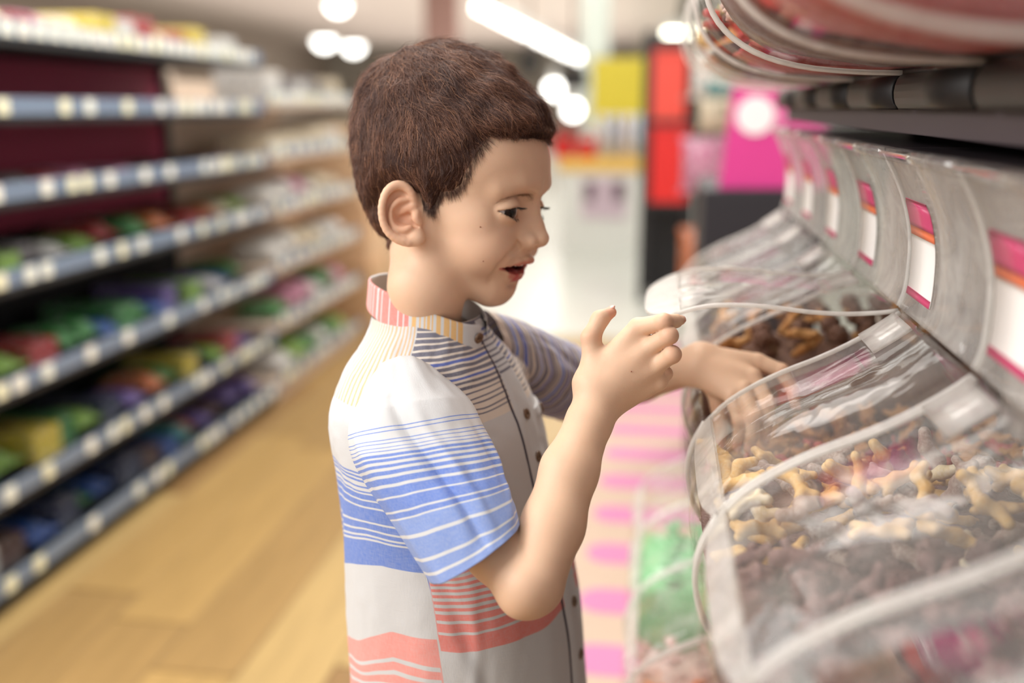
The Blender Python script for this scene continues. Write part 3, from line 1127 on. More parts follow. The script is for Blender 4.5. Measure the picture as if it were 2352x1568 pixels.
# ================================================================== shirt
TR = [  # px, py, depth, a (front-back), b (side) of horizontal rings, hem to collar
    (1105, 1790, 101.5, 10.9, 12.6), (1092, 1660, 99.2, 10.8, 12.4), (1082, 1540, 97.0, 10.6, 12.1), (1075, 1410, 95.0, 10.3, 11.8),
    (1062, 1290, 93.5, 9.7, 11.5), (1040, 1160, 92.2, 9.1, 11.2), (1019, 1040, 91.2, 8.6, 11.0),
    (1004, 960, 90.6, 8.3, 10.9), (994, 890, 90.2, 7.5, 10.4), (988, 830, 90.0, 6.5, 8.9), (984, 785, 89.8, 5.6, 6.9), (981, 745, 89.6, 5.0, 5.2), (979, 722, 89.5, 4.7, 4.6)]
_tc = np.array([at(*r[:3]) for r in TR])
_tab = np.array([r[3:] for r in TR])
NV = 320
_TV = catmull(np.concatenate([_tc, _tab], 1), NV)


def torso_pt(th, v):
    """th radians (0 front, +90 his right/near side), v 0 hem .. 1 collar"""
    th = np.asarray(th, float); v = np.asarray(v, float)
    x = np.clip(v, 0, 1) * (NV - 1)
    i = np.clip(x.astype(int), 0, NV - 2); f = (x - i)[..., None]
    R = _TV[i] * (1 - f) + _TV[i + 1] * f
    e = 2 / 2.25
    c, s = np.cos(th), np.sin(th)
    c2 = np.sign(c) * np.abs(c) ** e; s2 = np.sign(s) * np.abs(s) ** e
    return R[..., :3] + TF * (R[..., 3] * c2)[..., None] - TL * (R[..., 4] * s2)[..., None]


def torso_n(th, v):
    a = torso_pt(th + 0.02, v) - torso_pt(th - 0.02, v)
    b2 = torso_pt(th, np.clip(v + 0.01, 0, 1)) - torso_pt(th, np.clip(v - 0.01, 0, 1))
    n = np.cross(b2, a)
    n /= np.linalg.norm(n, axis=-1, keepdims=True) + 1e-9
    rad = torso_pt(th, v) - torso_pt(th + math.pi, v)
    return np.where(((n * rad).sum(-1) < 0)[..., None], -n, n)


def torso_wr(th, v):
    """cloth wrinkles (cm)"""
    Q = np.stack([np.cos(th) * 3, np.sin(th) * 3, v * 11], -1).reshape(-1, 3)
    w = 0.30 * vnoise(Q, 1.7, 31) + 0.16 * vnoise(Q * np.array([1, 1, 0.5]), 0.6, 32) + 0.05 * vnoise(Q, 0.22, 33)
    w = w.reshape(th.shape)
    # drag folds from the armpit down the side and the front
    for t0, v0, t1, v1, wd, am in ((1.9, 0.60, 2.6, 0.30, 0.10, -0.35), (1.2, 0.45, 0.7, 0.12, 0.07, -0.35), (0.55, 0.62, 0.35, 0.35, 0.06, 0.4), (0.85, 0.40, 1.1, 0.05, 0.06, 0.3), (2.5, 0.55, 2.9, 0.2, 0.08, 0.3)):
        dx, dy = t1 - t0, (v1 - v0) * 3
        L2 = dx * dx + dy * dy
        ex, ey = th - t0, (v - v0) * 3
        t = np.clip((ex * dx + ey * dy) / L2, 0, 1)
        d2 = (ex - t * dx) ** 2 + (ey - t * dy) ** 2
        w = w + am * np.exp(-d2 / wd ** 2) * np.sin(math.pi * np.clip(t, 0.02, 0.98))
    return w * np.clip((1 - v) * 6, 0.15, 1)


def grid_faces(nu, nv, closed):
    F = []
    m = nu if closed else nu - 1
    i = np.arange(nv - 1)[:, None]; j = np.arange(m)[None]
    j2 = (j + 1) % nu
    return np.stack([i * nu + j + 0 * j2, i * nu + j2, (i + 1) * nu + j2, (i + 1) * nu + j + 0 * j2], -1).reshape(-1, 4)


def project(P):
    return CX + P[..., 0] / -P[..., 2] * FPX, CY - P[..., 1] / -P[..., 2] * FPX


def v_at(py, th_deg):
    vs = np.linspace(0, 1, 900)
    P = torso_pt(np.full(900, math.radians(th_deg)), vs)
    y = project(P)[1]
    o = np.argsort(y)
    return np.interp(py, y[o], vs[o])


WHITE = lin((206, 206, 206)); BLUE = lin((92, 124, 200)); BLUE2 = lin((120, 146, 206)); RED = lin((232, 128, 118)); RED2 = lin((236, 150, 140))
GREY = lin((96, 94, 112)); TAN = lin((214, 190, 162)); YEL = lin((226, 178, 104)); DBLUE = lin((66, 92, 180))


def ramp(nt, stops, fac):
    """constant ramp from [(pos, colour)]; long lists are split over several ramp nodes"""
    stops = sorted(stops, key=lambda s: s[0])
    parts = [stops[i:i + 31] for i in range(0, len(stops), 31)]
    out = None
    for st in parts:
        n = node(nt, 'ShaderNodeValToRGB')
        cr = n.color_ramp
        cr.interpolation = 'CONSTANT'
        cr.elements.remove(cr.elements[1])
        cr.elements[0].position = 0.0
        cr.elements[0].color = (*st[0][1], 1)
        for p, c in st[1:]:
            e = cr.elements.new(min(max(p, 0.0), 1.0))
            e.color = (*c, 1)
        nt.links.new(fac, n.inputs['Fac'])
        out = n.outputs['Color'] if out is None else mixc(nt, step_node(nt, fac, st[0][0]), out, n.outputs['Color'])
    return out


def lines_to_stops(bands, bg):
    """bands [(lo, hi, colour)] on background bg -> constant stops"""
    st = [(0.0, bg)]
    for lo, hi, c in sorted(bands, key=lambda x: x[0]):
        st += [(lo, c), (hi, bg)]
    return st


def mixc(nt, fac, a, b2):
    m = node(nt, 'ShaderNodeMix', data_type='RGBA')
    nt.links.new(fac, m.inputs['Factor'])
    nt.links.new(a, m.inputs['A']); nt.links.new(b2, m.inputs['B'])
    return m.outputs['Result']


def step_node(nt, val, thr, gt=True):
    m = node(nt, 'ShaderNodeMath', operation='GREATER_THAN' if gt else 'LESS_THAN')
    nt.links.new(val, m.inputs[0]); m.inputs[1].default_value = thr
    return m.outputs[0]


def mathn(nt, op, a, b2=None):
    m = node(nt, 'ShaderNodeMath', operation=op)
    for i, x in enumerate((a, b2)):
        if x is None: continue
        if isinstance(x, (int, float)): m.inputs[i].default_value = x
        else: nt.links.new(x, m.inputs[i])
    return m.outputs[0]


def attr(nt, name):
    return node(nt, 'ShaderNodeAttribute', attribute_name=name).outputs['Fac']


def finish_cloth(nt, b, color, scale=900.0):
    """weave: thread noise modulates the printed colour, fine bump"""
    tc = node(nt, 'ShaderNodeTexCoord')
    outs = []
    for st in ((1.0, 0.12, 1.0), (0.12, 1.0, 1.0)):
        mp = node(nt, 'ShaderNodeMapping'); mp.inputs['Scale'].default_value = st
        nt.links.new(tc.outputs['UV'], mp.inputs['Vector'])
        nz = node(nt, 'ShaderNodeTexNoise', inp={'Scale': scale, 'Detail': 2.0})
        nt.links.new(mp.outputs['Vector'], nz.inputs['Vector'])
        outs.append(nz.outputs['Fac'])
    s = mathn(nt, 'ADD', outs[0], outs[1])
    mr = node(nt, 'ShaderNodeMapRange', inp={'From Min': 0.6, 'From Max': 1.4, 'To Min': 0.0, 'To Max': 0.30})
    nt.links.new(s, mr.inputs['Value'])
    wn = node(nt, 'ShaderNodeRGB'); wn.outputs[0].default_value = (*WHITE, 1)
    nt.links.new(mixc(nt, mr.outputs['Result'], color, wn.outputs[0]), b.inputs['Base Color'])
    bp = node(nt, 'ShaderNodeBump', inp={'Strength': 0.25, 'Distance': 0.0006})
    nt.links.new(s, bp.inputs['Height'])
    nt.links.new(bp.outputs['Normal'], b.inputs['Normal'])
    b.inputs['Roughness'].default_value = 0.85
    b.inputs['Specular IOR Level'].default_value = 0.15
    b.inputs['Sheen Weight'].default_value = 0.1


# --- shirt body material
m_shirt, nt, b = new_mat('shirt_cloth')
h = attr(nt, 'h'); th = attr(nt, 'th')
vb = lambda y: float(v_at(y, 150)); vf = lambda y: float(v_at(y, 58)); vc = lambda y: float(v_at(y, 40))
rngs = random.Random(3)
bands = []
for y in (1012, 1020, 1028, 1036): bands.append((vb(y + 2.5), vb(y), BLUE))
for y0, y1 in ((1047, 1055), (1061, 1070), (1076, 1088), (1093, 1112)): bands.append((vb(y1), vb(y0), BLUE))
for y0, y1 in ((1116, 1128), (1131, 1140), (1145, 1152), (1155, 1163), (1166, 1176), (1179, 1186), (1190, 1204), (1208, 1216), (1219, 1238), (1242, 1262), (1265, 1298)): bands.append((vb(y1), vb(y0), BLUE))
back_top = ramp(nt, lines_to_stops(bands, WHITE), h)
bands = [(vb(1490), vb(1452), RED2)]
y = 1497
while y < 1640:
    bands.append((vb(y + 12), vb(y), RED2)); y += 16
back_low = ramp(nt, lines_to_stops(bands[:14], WHITE), h)
back = mixc(nt, step_node(nt, h, vb(1375)), back_low, back_top)
bands = []
y0 = 1302
for y1, g in ((1312, 4), (1326, 4), (1340, 4), (1354, 4), (1366, 4), (1380, 4), (1393, 5), (1408, 8), (1432, 6), (1458, 6), (1502, 0)):
    bands.append((vf(y1), vf(y0), RED if y0 > 1330 else RED2)); y0 = y1 + g
front_low = ramp(nt, lines_to_stops(bands, WHITE), h)
bands = []
y0 = 748
for k_ in range(17):
    w_ = 11 - 0.55 * k_
    c_ = DBLUE if k_ in (6, 9) else GREY
    bands.append((vc(y0 + w_), vc(y0), c_)); y0 += w_ + 3.5 + 0.45 * k_
front_up = ramp(nt, lines_to_stops(bands, lin((226, 214, 200))), h)
# lower front blue stripes near the hem
front = mixc(nt, step_node(nt, h, vc(990)), front_low, front_up)
# yoke: white with fine yellow lines running front to back
wv = node(nt, 'ShaderNodeTexWave', wave_type='BANDS', bands_direction='X', inp={'Scale': 1.0, 'Distortion': 1.5, 'Detail': 2.0, 'Detail Scale': 1.0})
cx_ = node(nt, 'ShaderNodeCombineXYZ')
nt.links.new(mathn(nt, 'MULTIPLY', th, 0.085), cx_.inputs[0]); nt.links.new(mathn(nt, 'MULTIPLY', h, 6.0), cx_.inputs[1])
nt.links.new(cx_.outputs[0], wv.inputs['Vector'])
yl = node(nt, 'ShaderNodeRGB'); yl.outputs[0].default_value = (*lin((214, 172, 116)), 1)
wh = node(nt, 'ShaderNodeRGB'); wh.outputs[0].default_value = (*WHITE, 1)
ym = mathn(nt, 'MULTIPLY', mathn(nt, 'MULTIPLY', step_node(nt, wv.outputs['Fac'], 0.62), 0.9), mathn(nt, 'MULTIPLY', step_node(nt, th, 132.0, False), step_node(nt, h, vb(885))))
back = mixc(nt, ym, back, yl.outputs[0])
isfront = step_node(nt, mathn(nt, 'ABSOLUTE', mathn(nt, 'SUBTRACT', th, -4.0)), 74.0, False)
colr = mixc(nt, isfront, back, front)
finish_cloth(nt, b, colr)

shirt = empty('shirt', (0, 0, 0)); shirt.parent = person
NU, NVV = 300, 300
thg, vg = np.meshgrid(np.linspace(-math.pi, math.pi, NU, endpoint=False), np.linspace(0, 1, NVV))
P = torso_pt(thg, vg); Nn = torso_n(thg, vg); W = torso_wr(thg, vg)
# keep the cloth off the skin
P = P + Nn * (W * 0.75)[..., None]
P = P.reshape(-1, 3)
bd = sd_torso(P.astype(np.float32))
fix = (bd < 0.35) & (vg.reshape(-1) < 0.97)
P[fix] += Nn.reshape(-1, 3)[fix] * (0.35 - bd[fix])[:, None]
# the raised arm pulls the side of the shirt up: printed stripes rise towards the near side
_yk = [float(v_at(y_, 150)) for y_ in (1650, 1450, 1300, 1200, 1050)]
_am = np.interp(vg, _yk, [0.030, 0.045, 0.080, 0.050, 0.0])
_sd = np.clip((math.radians(152) - thg) / math.radians(60), 0, 1) * (thg > math.radians(70))
hw = vg - _am * _sd + 0.0028 * vnoise(np.stack([thg * 4, vg * 30, 0 * vg], -1).reshape(-1, 3), 1.0, 41).reshape(vg.shape)
bpy.data.objects.remove(shirt)
shirt = mesh_obj('shirt', to_world(P), grid_faces(NU, NVV, True), m_shirt, person, uv=np.stack([thg.ravel() / 6.283 * 0.7 + 0.5, vg.ravel()], 1), attrs={'h': hw.ravel(), 'th': np.degrees(thg.ravel())})


def on_shirt(th, v, off):
    th = np.asarray(th, float); v = np.asarray(v, float)
    return torso_pt(th, v) + torso_n(th, v) * (torso_wr(th, v) * 0.75 + off)[..., None]


def patch(name, t0, t1, v0, v1, off, material, nu=12, nv=120, attrs=True, edge=0.16, tfun=None):
    """strip of cloth following the shirt with turned-in edges"""
    tg, vg2 = np.meshgrid(np.linspace(0, 1, nu), np.linspace(0, 1, nv))
    vv = v0 + (v1 - v0) * vg2
    sh = 0 if tfun is None else tfun(vv)
    tt = np.radians(t0 + (t1 - t0) * tg + sh)
    o = off * np.minimum(1, np.minimum(np.minimum(tg, 1 - tg) * 8 + 0.0, np.minimum(vg2, 1 - vg2) * 40)) - 0.03
    Q = on_shirt(tt, vv, o)
    return mesh_obj(name, to_world(Q.reshape(-1, 3)), grid_faces(nu, nv, False), material, shirt,
                    uv=np.stack([tg.ravel() * 0.05, vv.ravel()], 1), attrs={'h': vv.ravel(), 'th': np.degrees(tt.ravel())})


m_placket, nt, b = new_mat('placket_cloth')
h = attr(nt, 'h')
bands = []
y0 = 775
for k_ in range(9):
    bands.append((vc(y0 + 6), vc(y0), GREY if k_ > 1 else DBLUE)); y0 += 15
finish_cloth(nt, b, ramp(nt, lines_to_stops(bands, WHITE), h))
patch('placket', -19, -3, 0.0, 0.985, 0.22, m_placket)
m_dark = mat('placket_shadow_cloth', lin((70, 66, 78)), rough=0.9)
patch('placket_fly_shadow', -3, -0.8, 0.0, 0.97, 0.05, m_dark, nu=5)  # dark strip painted as the shadow in the shirt opening
pk_ = patch('pocket', -52, -22, float(v_at(1075, -35)), float(v_at(925, -35)), 0.16, m_placket, nu=20, nv=50)
patch('pocket_hem', -52, -22, float(v_at(945, -35)), float(v_at(922, -35)), 0.28, mat('pocket_hem_cloth', WHITE, rough=0.85, spec=0.15), nu=20, nv=12)

# buttons
m_button = mat('button_brown', lin((112, 84, 62)), rough=0.35, noise=0.3, scale=300)


def button(c, n, r, parent):
    n = nrm(n); t = nrm(np.cross(n, [0.1, 1, 0.3])); bt = np.cross(n, t)
    prof = [(0.0, 0.05), (0.45, 0.05), (0.62, 0.11), (0.85, 0.13), (1.0, 0.07), (1.0, -0.05)]
    V, F = [], []
    k = 20
    for (rr, hh) in prof:
        for j in range(k):
            a = 2 * math.pi * j / k
            V.append(c + n * hh * r * 2 + r * rr * (math.cos(a) * t + math.sin(a) * bt))
    for i in range(len(prof) - 1):
        for j in range(k):
            F.append((i * k + j, i * k + (j + 1) % k, (i + 1) * k + (j + 1) % k, (i + 1) * k + j))
    o = mesh_obj('button', to_world(np.array(V)), F, m_button, parent)
    for s in (-1, 1):
        hv, hf, _ = uv_ball(c + t * s * r * 0.25 + n * r * 0.1, r * 0.13, n, 6)
        mesh_obj('thread', to_world(hv), hf, mat('button_thread', lin((60, 42, 30)), rough=0.9), o)
    return o


for y_ in (950, 1048, 1150, 1260, 1380, 1500, 1620):
    v_ = float(v_at(y_, -10))
    t_ = np.array([math.radians(-10)])
    c = on_shirt(t_, np.array([v_]), 0.24)[0]
    button(c, torso_n(t_, np.array([v_]))[0], 0.52, shirt)
t_ = np.array([math.radians(-37)]); v_ = np.array([float(v_at(937, -37))])
button(on_shirt(t_, v_, 0.32)[0], torso_n(t_, v_)[0], 0.5, shirt)

# --- sleeves
m_sleeve, nt, b = new_mat('sleeve_cloth')
h = attr(nt, 'h')
bands = []
x = 0.40
for k_ in range(7):
    bands.append((x, x + 0.0035, BLUE)); x += 0.017
for w_, g_ in ((0.010, 0.010), (0.010, 0.011), (0.013, 0.012), (0.016, 0.012), (0.022, 0.011), (0.034, 0.011), (0.045, 0.009), (0.018, 0.009)):
    bands.append((x, x + w_, BLUE)); x += w_ + g_
rest = 1.0 - x
for fr in (0.22, 0.30, 0.18):
    bands.append((x, x + rest * fr, BLUE2)); x += rest * fr + 0.010
bands.append((x, 1.0, BLUE2))
finish_cloth(nt, b, ramp(nt, lines_to_stops(bands, WHITE), h), 600)


m_sleeve_l, nt, b = new_mat('sleeve_far_cloth')
h = attr(nt, 'h')
bands = []
x = 0.06
for k_ in range(24):
    w_ = (0.016, 0.022, 0.012, 0.028)[k_ % 4]
    bands.append((x, min(x + w_, 1.0), (GREY, BLUE, GREY, DBLUE, GREY)[k_ % 5])); x += w_ + (0.012, 0.02, 0.009)[k_ % 3]
    if x > 0.97: break
finish_cloth(nt, b, ramp(nt, lines_to_stops(bands, lin((206, 190, 176))), h), 600)


def sleeve(name, rings, creases, inner, parent, thdir=1.0, seed=50, nu=160, nv=200):
    """rings: (edge A px, edge B px, depth, half thickness)"""
    K = []
    for (ax, ay), (bx, by), d, th_ in rings:
        A, B2 = at(ax, ay, d), at(bx, by, d)
        K.append(np.concatenate([(A + B2) / 2, (B2 - A) / 2, [th_]]))
    K = catmull(np.array(K), nv)
    axis = np.gradient(K[:, :3], axis=0)
    axis /= np.linalg.norm(axis, axis=1, keepdims=True)
    mj = K[:, 3:6]
    nn = np.cross(mj, axis); nn /= np.linalg.norm(nn, axis=1, keepdims=True)
    nn = np.where((nn[:, 2:3] < 0), -nn, nn)
    nn = nn + 0.42 * axis
    nn /= np.linalg.norm(nn, axis=1, keepdims=True)
    ph = np.linspace(0, 2 * math.pi, nu, endpoint=False)
    e = 2 / 2.2
    c = np.sign(np.cos(ph)) * np.abs(np.cos(ph)) ** e; s = np.sign(np.sin(ph)) * np.abs(np.sin(ph)) ** e
    vv = np.linspace(0, 1, nv)
    P = K[:, None, :3] + mj[:, None] * c[None, :, None] + nn[:, None] * (K[:, 6:7] * s[None])[..., None]
    N = mj[:, None] / np.linalg.norm(mj, axis=1)[:, None, None] * c[None, :, None] + nn[:, None] * s[None, :, None]
    pg, vg3 = np.meshgrid(ph, vv)
    Q = np.stack([np.cos(pg) * 2.2, np.sin(pg) * 2.2, vg3 * 5], -1).reshape(-1, 3)
    w = (0.22 * vnoise(Q, 1.3, seed) + 0.10 * vnoise(Q, 0.45, seed + 1)).reshape(pg.shape)
    for p0_, v0, p1_, v1, wd, am in creases:
        dx, dy = p1_ - p0_, (v1 - v0) * 3
        ex, ey = pg - p0_, (vg3 - v0) * 3
        t = np.clip((ex * dx + ey * dy) / (dx * dx + dy * dy), 0, 1)
        d2 = (ex - t * dx) ** 2 + (ey - t * dy) ** 2
        w = w + am * np.exp(-d2 / wd ** 2) * np.sin(math.pi * np.clip(t * 0.9 + 0.08, 0, 1))
    P = P + N * w[..., None]
    # turned hem: inside wall
    rows = [P]
    hrow = [vg3]
    for k_, (dv, sc) in enumerate(((0, 0.965), (-8, 0.955), (-30, 0.94))):
        src = P[nv - 1 + dv]
        cen = src.mean(0)
        rows.append((cen + (src - cen) * sc)[None]); hrow.append(np.full((1, nu), 1.0 + dv / nv))
    P = np.concatenate(rows); H = np.concatenate(hrow)
    H2 = H + 0.004 * vnoise(np.stack([np.cos(np.tile(ph, (len(H), 1))) * 3, np.sin(np.tile(ph, (len(H), 1))) * 3, H * 6], -1).reshape(-1, 3), 1.0, seed + 5).reshape(H.shape)
    H2 = np.clip(H2, 0, 0.9995)
    if inner is not None:
        bd = inner(P.reshape(-1, 3).astype(np.float32)).reshape(H.shape)
    o = mesh_obj(name, to_world(P.reshape(-1, 3)), grid_faces(nu, len(H), True), m_sleeve if seed == 50 else m_sleeve_l, parent,
                 uv=np.stack([np.tile(ph / 6.283 * 0.5, len(H)), H.ravel()], 1), attrs={'h': H2.ravel()})
    return P


sleeve('sleeve', [((912, 862), (962, 850), 84.5, 1.2), ((852, 897), (1012, 866), 82.0, 3.2), ((806, 968), (1076, 918), 80.2, 4.1), ((808, 1048), (1122, 1000), 78.6, 4.3),
                  ((856, 1138), (1152, 1078), 77.0, 4.2), ((921, 1232), (1176, 1142), 75.6, 4.2), ((990, 1330), (1193, 1197), 74.6, 4.2)],
       [(1.75, 0.30, 1.25, 0.98, 0.075, -0.75), (1.52, 0.32, 1.02, 0.95, 0.10, 0.40), (2.3, 0.35, 2.6, 0.9, 0.2, 0.25), (0.5, 0.42, 0.35, 0.75, 0.10, -0.4), (0.15, 0.5, 0.6, 0.95, 0.12, 0.3)], None, shirt, seed=50)
sleeve('sleeve', [((1092, 706), (1100, 850), 97.0, 3.0), ((1172, 732), (1182, 905), 99.5, 4.2), ((1252, 764), (1228, 946), 102.0, 4.4), ((1338, 800), (1270, 958), 104.0, 4.4)],
       [(1.2, 0.2, 1.9, 0.8, 0.2, 0.3), (2.2, 0.3, 1.6, 0.95, 0.15, -0.3)], None, shirt, seed=70)

# --- stand collar
m_collar, nt, b = new_mat('collar_cloth')
h = attr(nt, 'h')
bands = []
x = 0.005
for k_ in range(11):
    w_ = rngs.choice((0.010, 0.013, 0.017, 0.022)) ; bands.append((0.445 - x - w_, 0.445 - x, RED2 if k_ < 3 else RED)); x += w_ + rngs.choice((0.003, 0.004, 0.006))
finish1 = ramp(nt, lines_to_stops(bands, WHITE), h)
bands = []
xx = 0.445 - x
for k_ in range(9):
    w_ = rngs.choice((0.005, 0.008, 0.011, 0.014)); bands.append((xx - w_, xx, YEL)); xx -= w_ + rngs.choice((0.004, 0.005, 0.007))
finish2 = ramp(nt, lines_to_stops(bands, WHITE), h)
finish_cloth(nt, b, mixc(nt, step_node(nt, h, 0.445 - x), finish2, finish1))
CF = np.array([4.95, -2.25, 2.2]); CS = -TL * 4.55 + np.array([0.1, -0.2, 0])
CC = at(981, 714, 89.4)


def collar_pt(a, t, off=0.0):
    """a angle 0 front, t 0 bottom .. 1 top"""
    c, s = np.cos(a)[..., None], np.sin(a)[..., None]
    hgt = 2.15 + 0.15 * np.cos(a + math.pi)
    up = nrm(np.array([0.05, 1.0, 0.12]))
    fl = 1.0 + off / 4.7 - 0.02 * t
    side_ = np.clip(np.sin(a), 0, 1) ** 1.5
    return CC + (CF * c + CS * s) * fl[..., None] + up * ((t - 0.5) * hgt + (0.25 + 0.65 * t) * side_)[..., None]


na, nt_ = 200, 14
A0, A1 = math.radians(2), math.radians(345)
ag = np.linspace(A0, A1, na)
rows, hs = [], []
for side in (0, 1):
    for t in (np.linspace(0, 1, nt_) if side == 0 else np.linspace(1, 0, nt_)):
        tt = np.full(na, t)
        # rounded front corner
        rows.append(collar_pt(ag, tt, (0.13 if side == 0 else -0.10) * np.ones(na) * (1 if 0 < t < 1 else 0.7)))
        hs.append(ag / (2 * math.pi))
rows.append(rows[0]); hs.append(hs[0])
P = np.array(rows)
P[:, 0] = P[:, 0] * 0.5 + P[:, 1] * 0.5
collar = mesh_obj('collar', to_world(P.reshape(-1, 3)), grid_faces(na, len(P), False), m_collar, shirt,
                  uv=np.stack([np.array(hs).ravel(), np.repeat(np.linspace(0, .1, len(P)), na)], 1), attrs={'h': np.array(hs).ravel()})
a_ = np.array([math.radians(9)])
button(collar_pt(a_, np.array([0.5]), np.array([0.22]))[0], nrm(CF + CS * 0.3), 0.5, collar)

# --- shorts and shoes (below the frame)
m_short = mat('shorts_cloth', lin((58, 66, 92)), rough=0.9, noise=0.15, scale=200)


def sd_shorts(P):
    d = None
    for s in (-1, 1):
        hip = at(1085, 1620, 98) + TL * 4.6 * s
        kn = hip - WUP * 21 + TF * 1.2
        c = cone(P, hip + WUP * 2, kn, 6.8, 6.0)
        c = np.maximum(c, -((P - kn.astype(np.float32)) @ WUP.astype(np.float32)))
        d = c if d is None else smin(d, c, 1.5)
    return d


v, f = sdf_mesh(sd_shorts, (-26, -80, -125), (30, -24, -80), 0.7)
mesh_obj('shorts', to_world(v), f, m_short, person)
for s in (-1, 1):
    hip = at(1085, 1620, 98) + TL * 4.6 * s
    an = hip - WUP * 51 + TF * 0.5
    zf = float(from_world([[0, 0, 0.0]])[0] @ WUP)
    def sd_shoe(P):
        base = an + WUP * (zf + 3.0 - an @ WUP)
        d = cone(P, base - TF * 3.5, base + TF * 9.5, 3.4, 3.0)
        d = smin(d, cone(P, base - TF * 1.5, an + WUP * 0.5, 3.3, 3.5), 1.0)
        return smax(d, -(P @ WUP.astype(np.float32) - np.float32(zf)), 0.2)
    c = an
    v, f = sdf_mesh(sd_shoe, c - 26, c + 22, 0.5)
    mesh_obj('shoe', to_world(v), f, mat('shoe_canvas', lin((70, 72, 80)), rough=0.8), person)

# ================================================================== candy bins
# cross-sections in the X-Z plane (metres), rows run along Y
HX, HZ = 0.2014, 0.984                     # lid hinge of the middle row
PITCH_Y = 0.2085
Y0 = 0.8518
LID = np.array([(0, 0), (-0.012, -0.010), (-0.035, -0.026), (-0.062, -0.041), (-0.090, -0.054), (-0.115, -0.068), (-0.137, -0.084), (-0.154, -0.103)])
FRONT = np.array([(-0.155, -0.105), (-0.164, -0.124), (-0.168, -0.144), (-0.166, -0.165), (-0.158, -0.187), (-0.142, -0.205), (-0.118, -0.219), (-0.085, -0.228), (-0.045, -0.232), (-0.010, -0.233)])
UPPER = np.array([(0.0, 0.004), (0.004, 0.020), (0.005, 0.040), (0.004, 0.062), (-0.001, 0.085), (-0.010, 0.108), (-0.022, 0.130)])
BACKX = 0.165


def acrylic(name, haze=0.05, tint=(0.985, 0.985, 0.98), rough=0.0, ior=1.35, scuff=0.05, graze=0.3, wavy=0.0):
    """clear sheet: see-through, mirror sheen that grows at grazing angles, and a little milky scuffing"""
    m = bpy.data.materials.new(name); m.use_nodes = True
    nt = m.node_tree; nt.nodes.clear()
    out = node(nt, 'ShaderNodeOutputMaterial')
    tr = node(nt, 'ShaderNodeBsdfTransparent'); tr.inputs[0].default_value = (*tint, 1)
    gl = node(nt, 'ShaderNodeBsdfGlossy'); gl.inputs['Roughness'].default_value = rough; gl.inputs['Color'].default_value = (1, 1, 1, 1)
    lw = node(nt, 'ShaderNodeLayerWeight', inp={'Blend': 0.5})
    pw = mathn(nt, 'POWER', lw.outputs['Facing'], 4.0)
    f0 = ((ior - 1) / (ior + 1)) ** 2
    fr_out = mathn(nt, 'ADD', mathn(nt, 'MULTIPLY', pw, graze), f0)
    if wavy > 0:
        tcw = node(nt, 'ShaderNodeTexCoord')
        nw = node(nt, 'ShaderNodeTexNoise', inp={'Scale': 14.0, 'Detail': 1.5, 'Distortion': 0.8})
        nt.links.new(tcw.outputs['Object'], nw.inputs['Vector'])
        bw = node(nt, 'ShaderNodeBump', inp={'Strength': wavy, 'Distance': 0.02})
        nt.links.new(nw.outputs['Fac'], bw.inputs['Height']); nt.links.new(bw.outputs['Normal'], gl.inputs['Normal'])
    base = tr.outputs[0]
    if haze > 0:
        df = node(nt, 'ShaderNodeBsdfDiffuse'); df.inputs[0].default_value = (0.97, 0.945, 0.91, 1)
        tl = node(nt, 'ShaderNodeBsdfTranslucent'); tl.inputs[0].default_value = (0.97, 0.945, 0.91, 1)
        hz = node(nt, 'ShaderNodeMixShader'); hz.inputs[0].default_value = 0.5
        nt.links.new(df.outputs[0], hz.inputs[1]); nt.links.new(tl.outputs[0], hz.inputs[2])
        tc = node(nt, 'ShaderNodeTexCoord')
        nz = node(nt, 'ShaderNodeTexNoise', inp={'Scale': 22.0, 'Detail': 2.5, 'Distortion': 1.2})
        nt.links.new(tc.outputs['Object'], nz.inputs['Vector'])
        mr = node(nt, 'ShaderNodeMapRange', inp={'From Min': 0.35, 'From Max': 0.75, 'To Min': haze * 0.6, 'To Max': haze + scuff})
        nt.links.new(nz.outputs['Fac'], mr.inputs['Value'])
        m1 = node(nt, 'ShaderNodeMixShader')
        nt.links.new(mr.outputs['Result'], m1.inputs[0]); nt.links.new(tr.outputs[0], m1.inputs[1]); nt.links.new(hz.outputs[0], m1.inputs[2])
        base = m1.outputs[0]
    m2 = node(nt, 'ShaderNodeMixShader')
    nt.links.new(fr_out, m2.inputs[0]); nt.links.new(base, m2.inputs[1]); nt.links.new(gl.outputs[0], m2.inputs[2])
    nt.links.new(m2.outputs[0], out.inputs[0])
    MATS[name] = m
    return m


m_clear = acrylic('clear_acrylic', haze=0.0, graze=0.24, wavy=0.25)
m_panel = acrylic('panel_acrylic', haze=0.40, scuff=0.10, graze=0.22, wavy=0.3)
m_lid = acrylic('lid_acrylic', haze=0.05, scuff=0.07, graze=0.24, wavy=0.3)
m_rim = acrylic('acrylic_edge', haze=0.8, scuff=0.1, rough=0.12, ior=1.5)
m_rail = acrylic('rail_acrylic', haze=0.16, scuff=0.1, rough=0.04, ior=1.6, graze=0.7)
m_frost = acrylic('frosted_acrylic', haze=0.45, scuff=0.1, rough=0.3, ior=1.4)
m_glare = acrylic('glare_frosted', haze=0.62, scuff=0.3, rough=0.2, ior=1.5)
m_glare_white = mat('glare_white_plastic', lin((240, 240, 238)), rough=0.25)


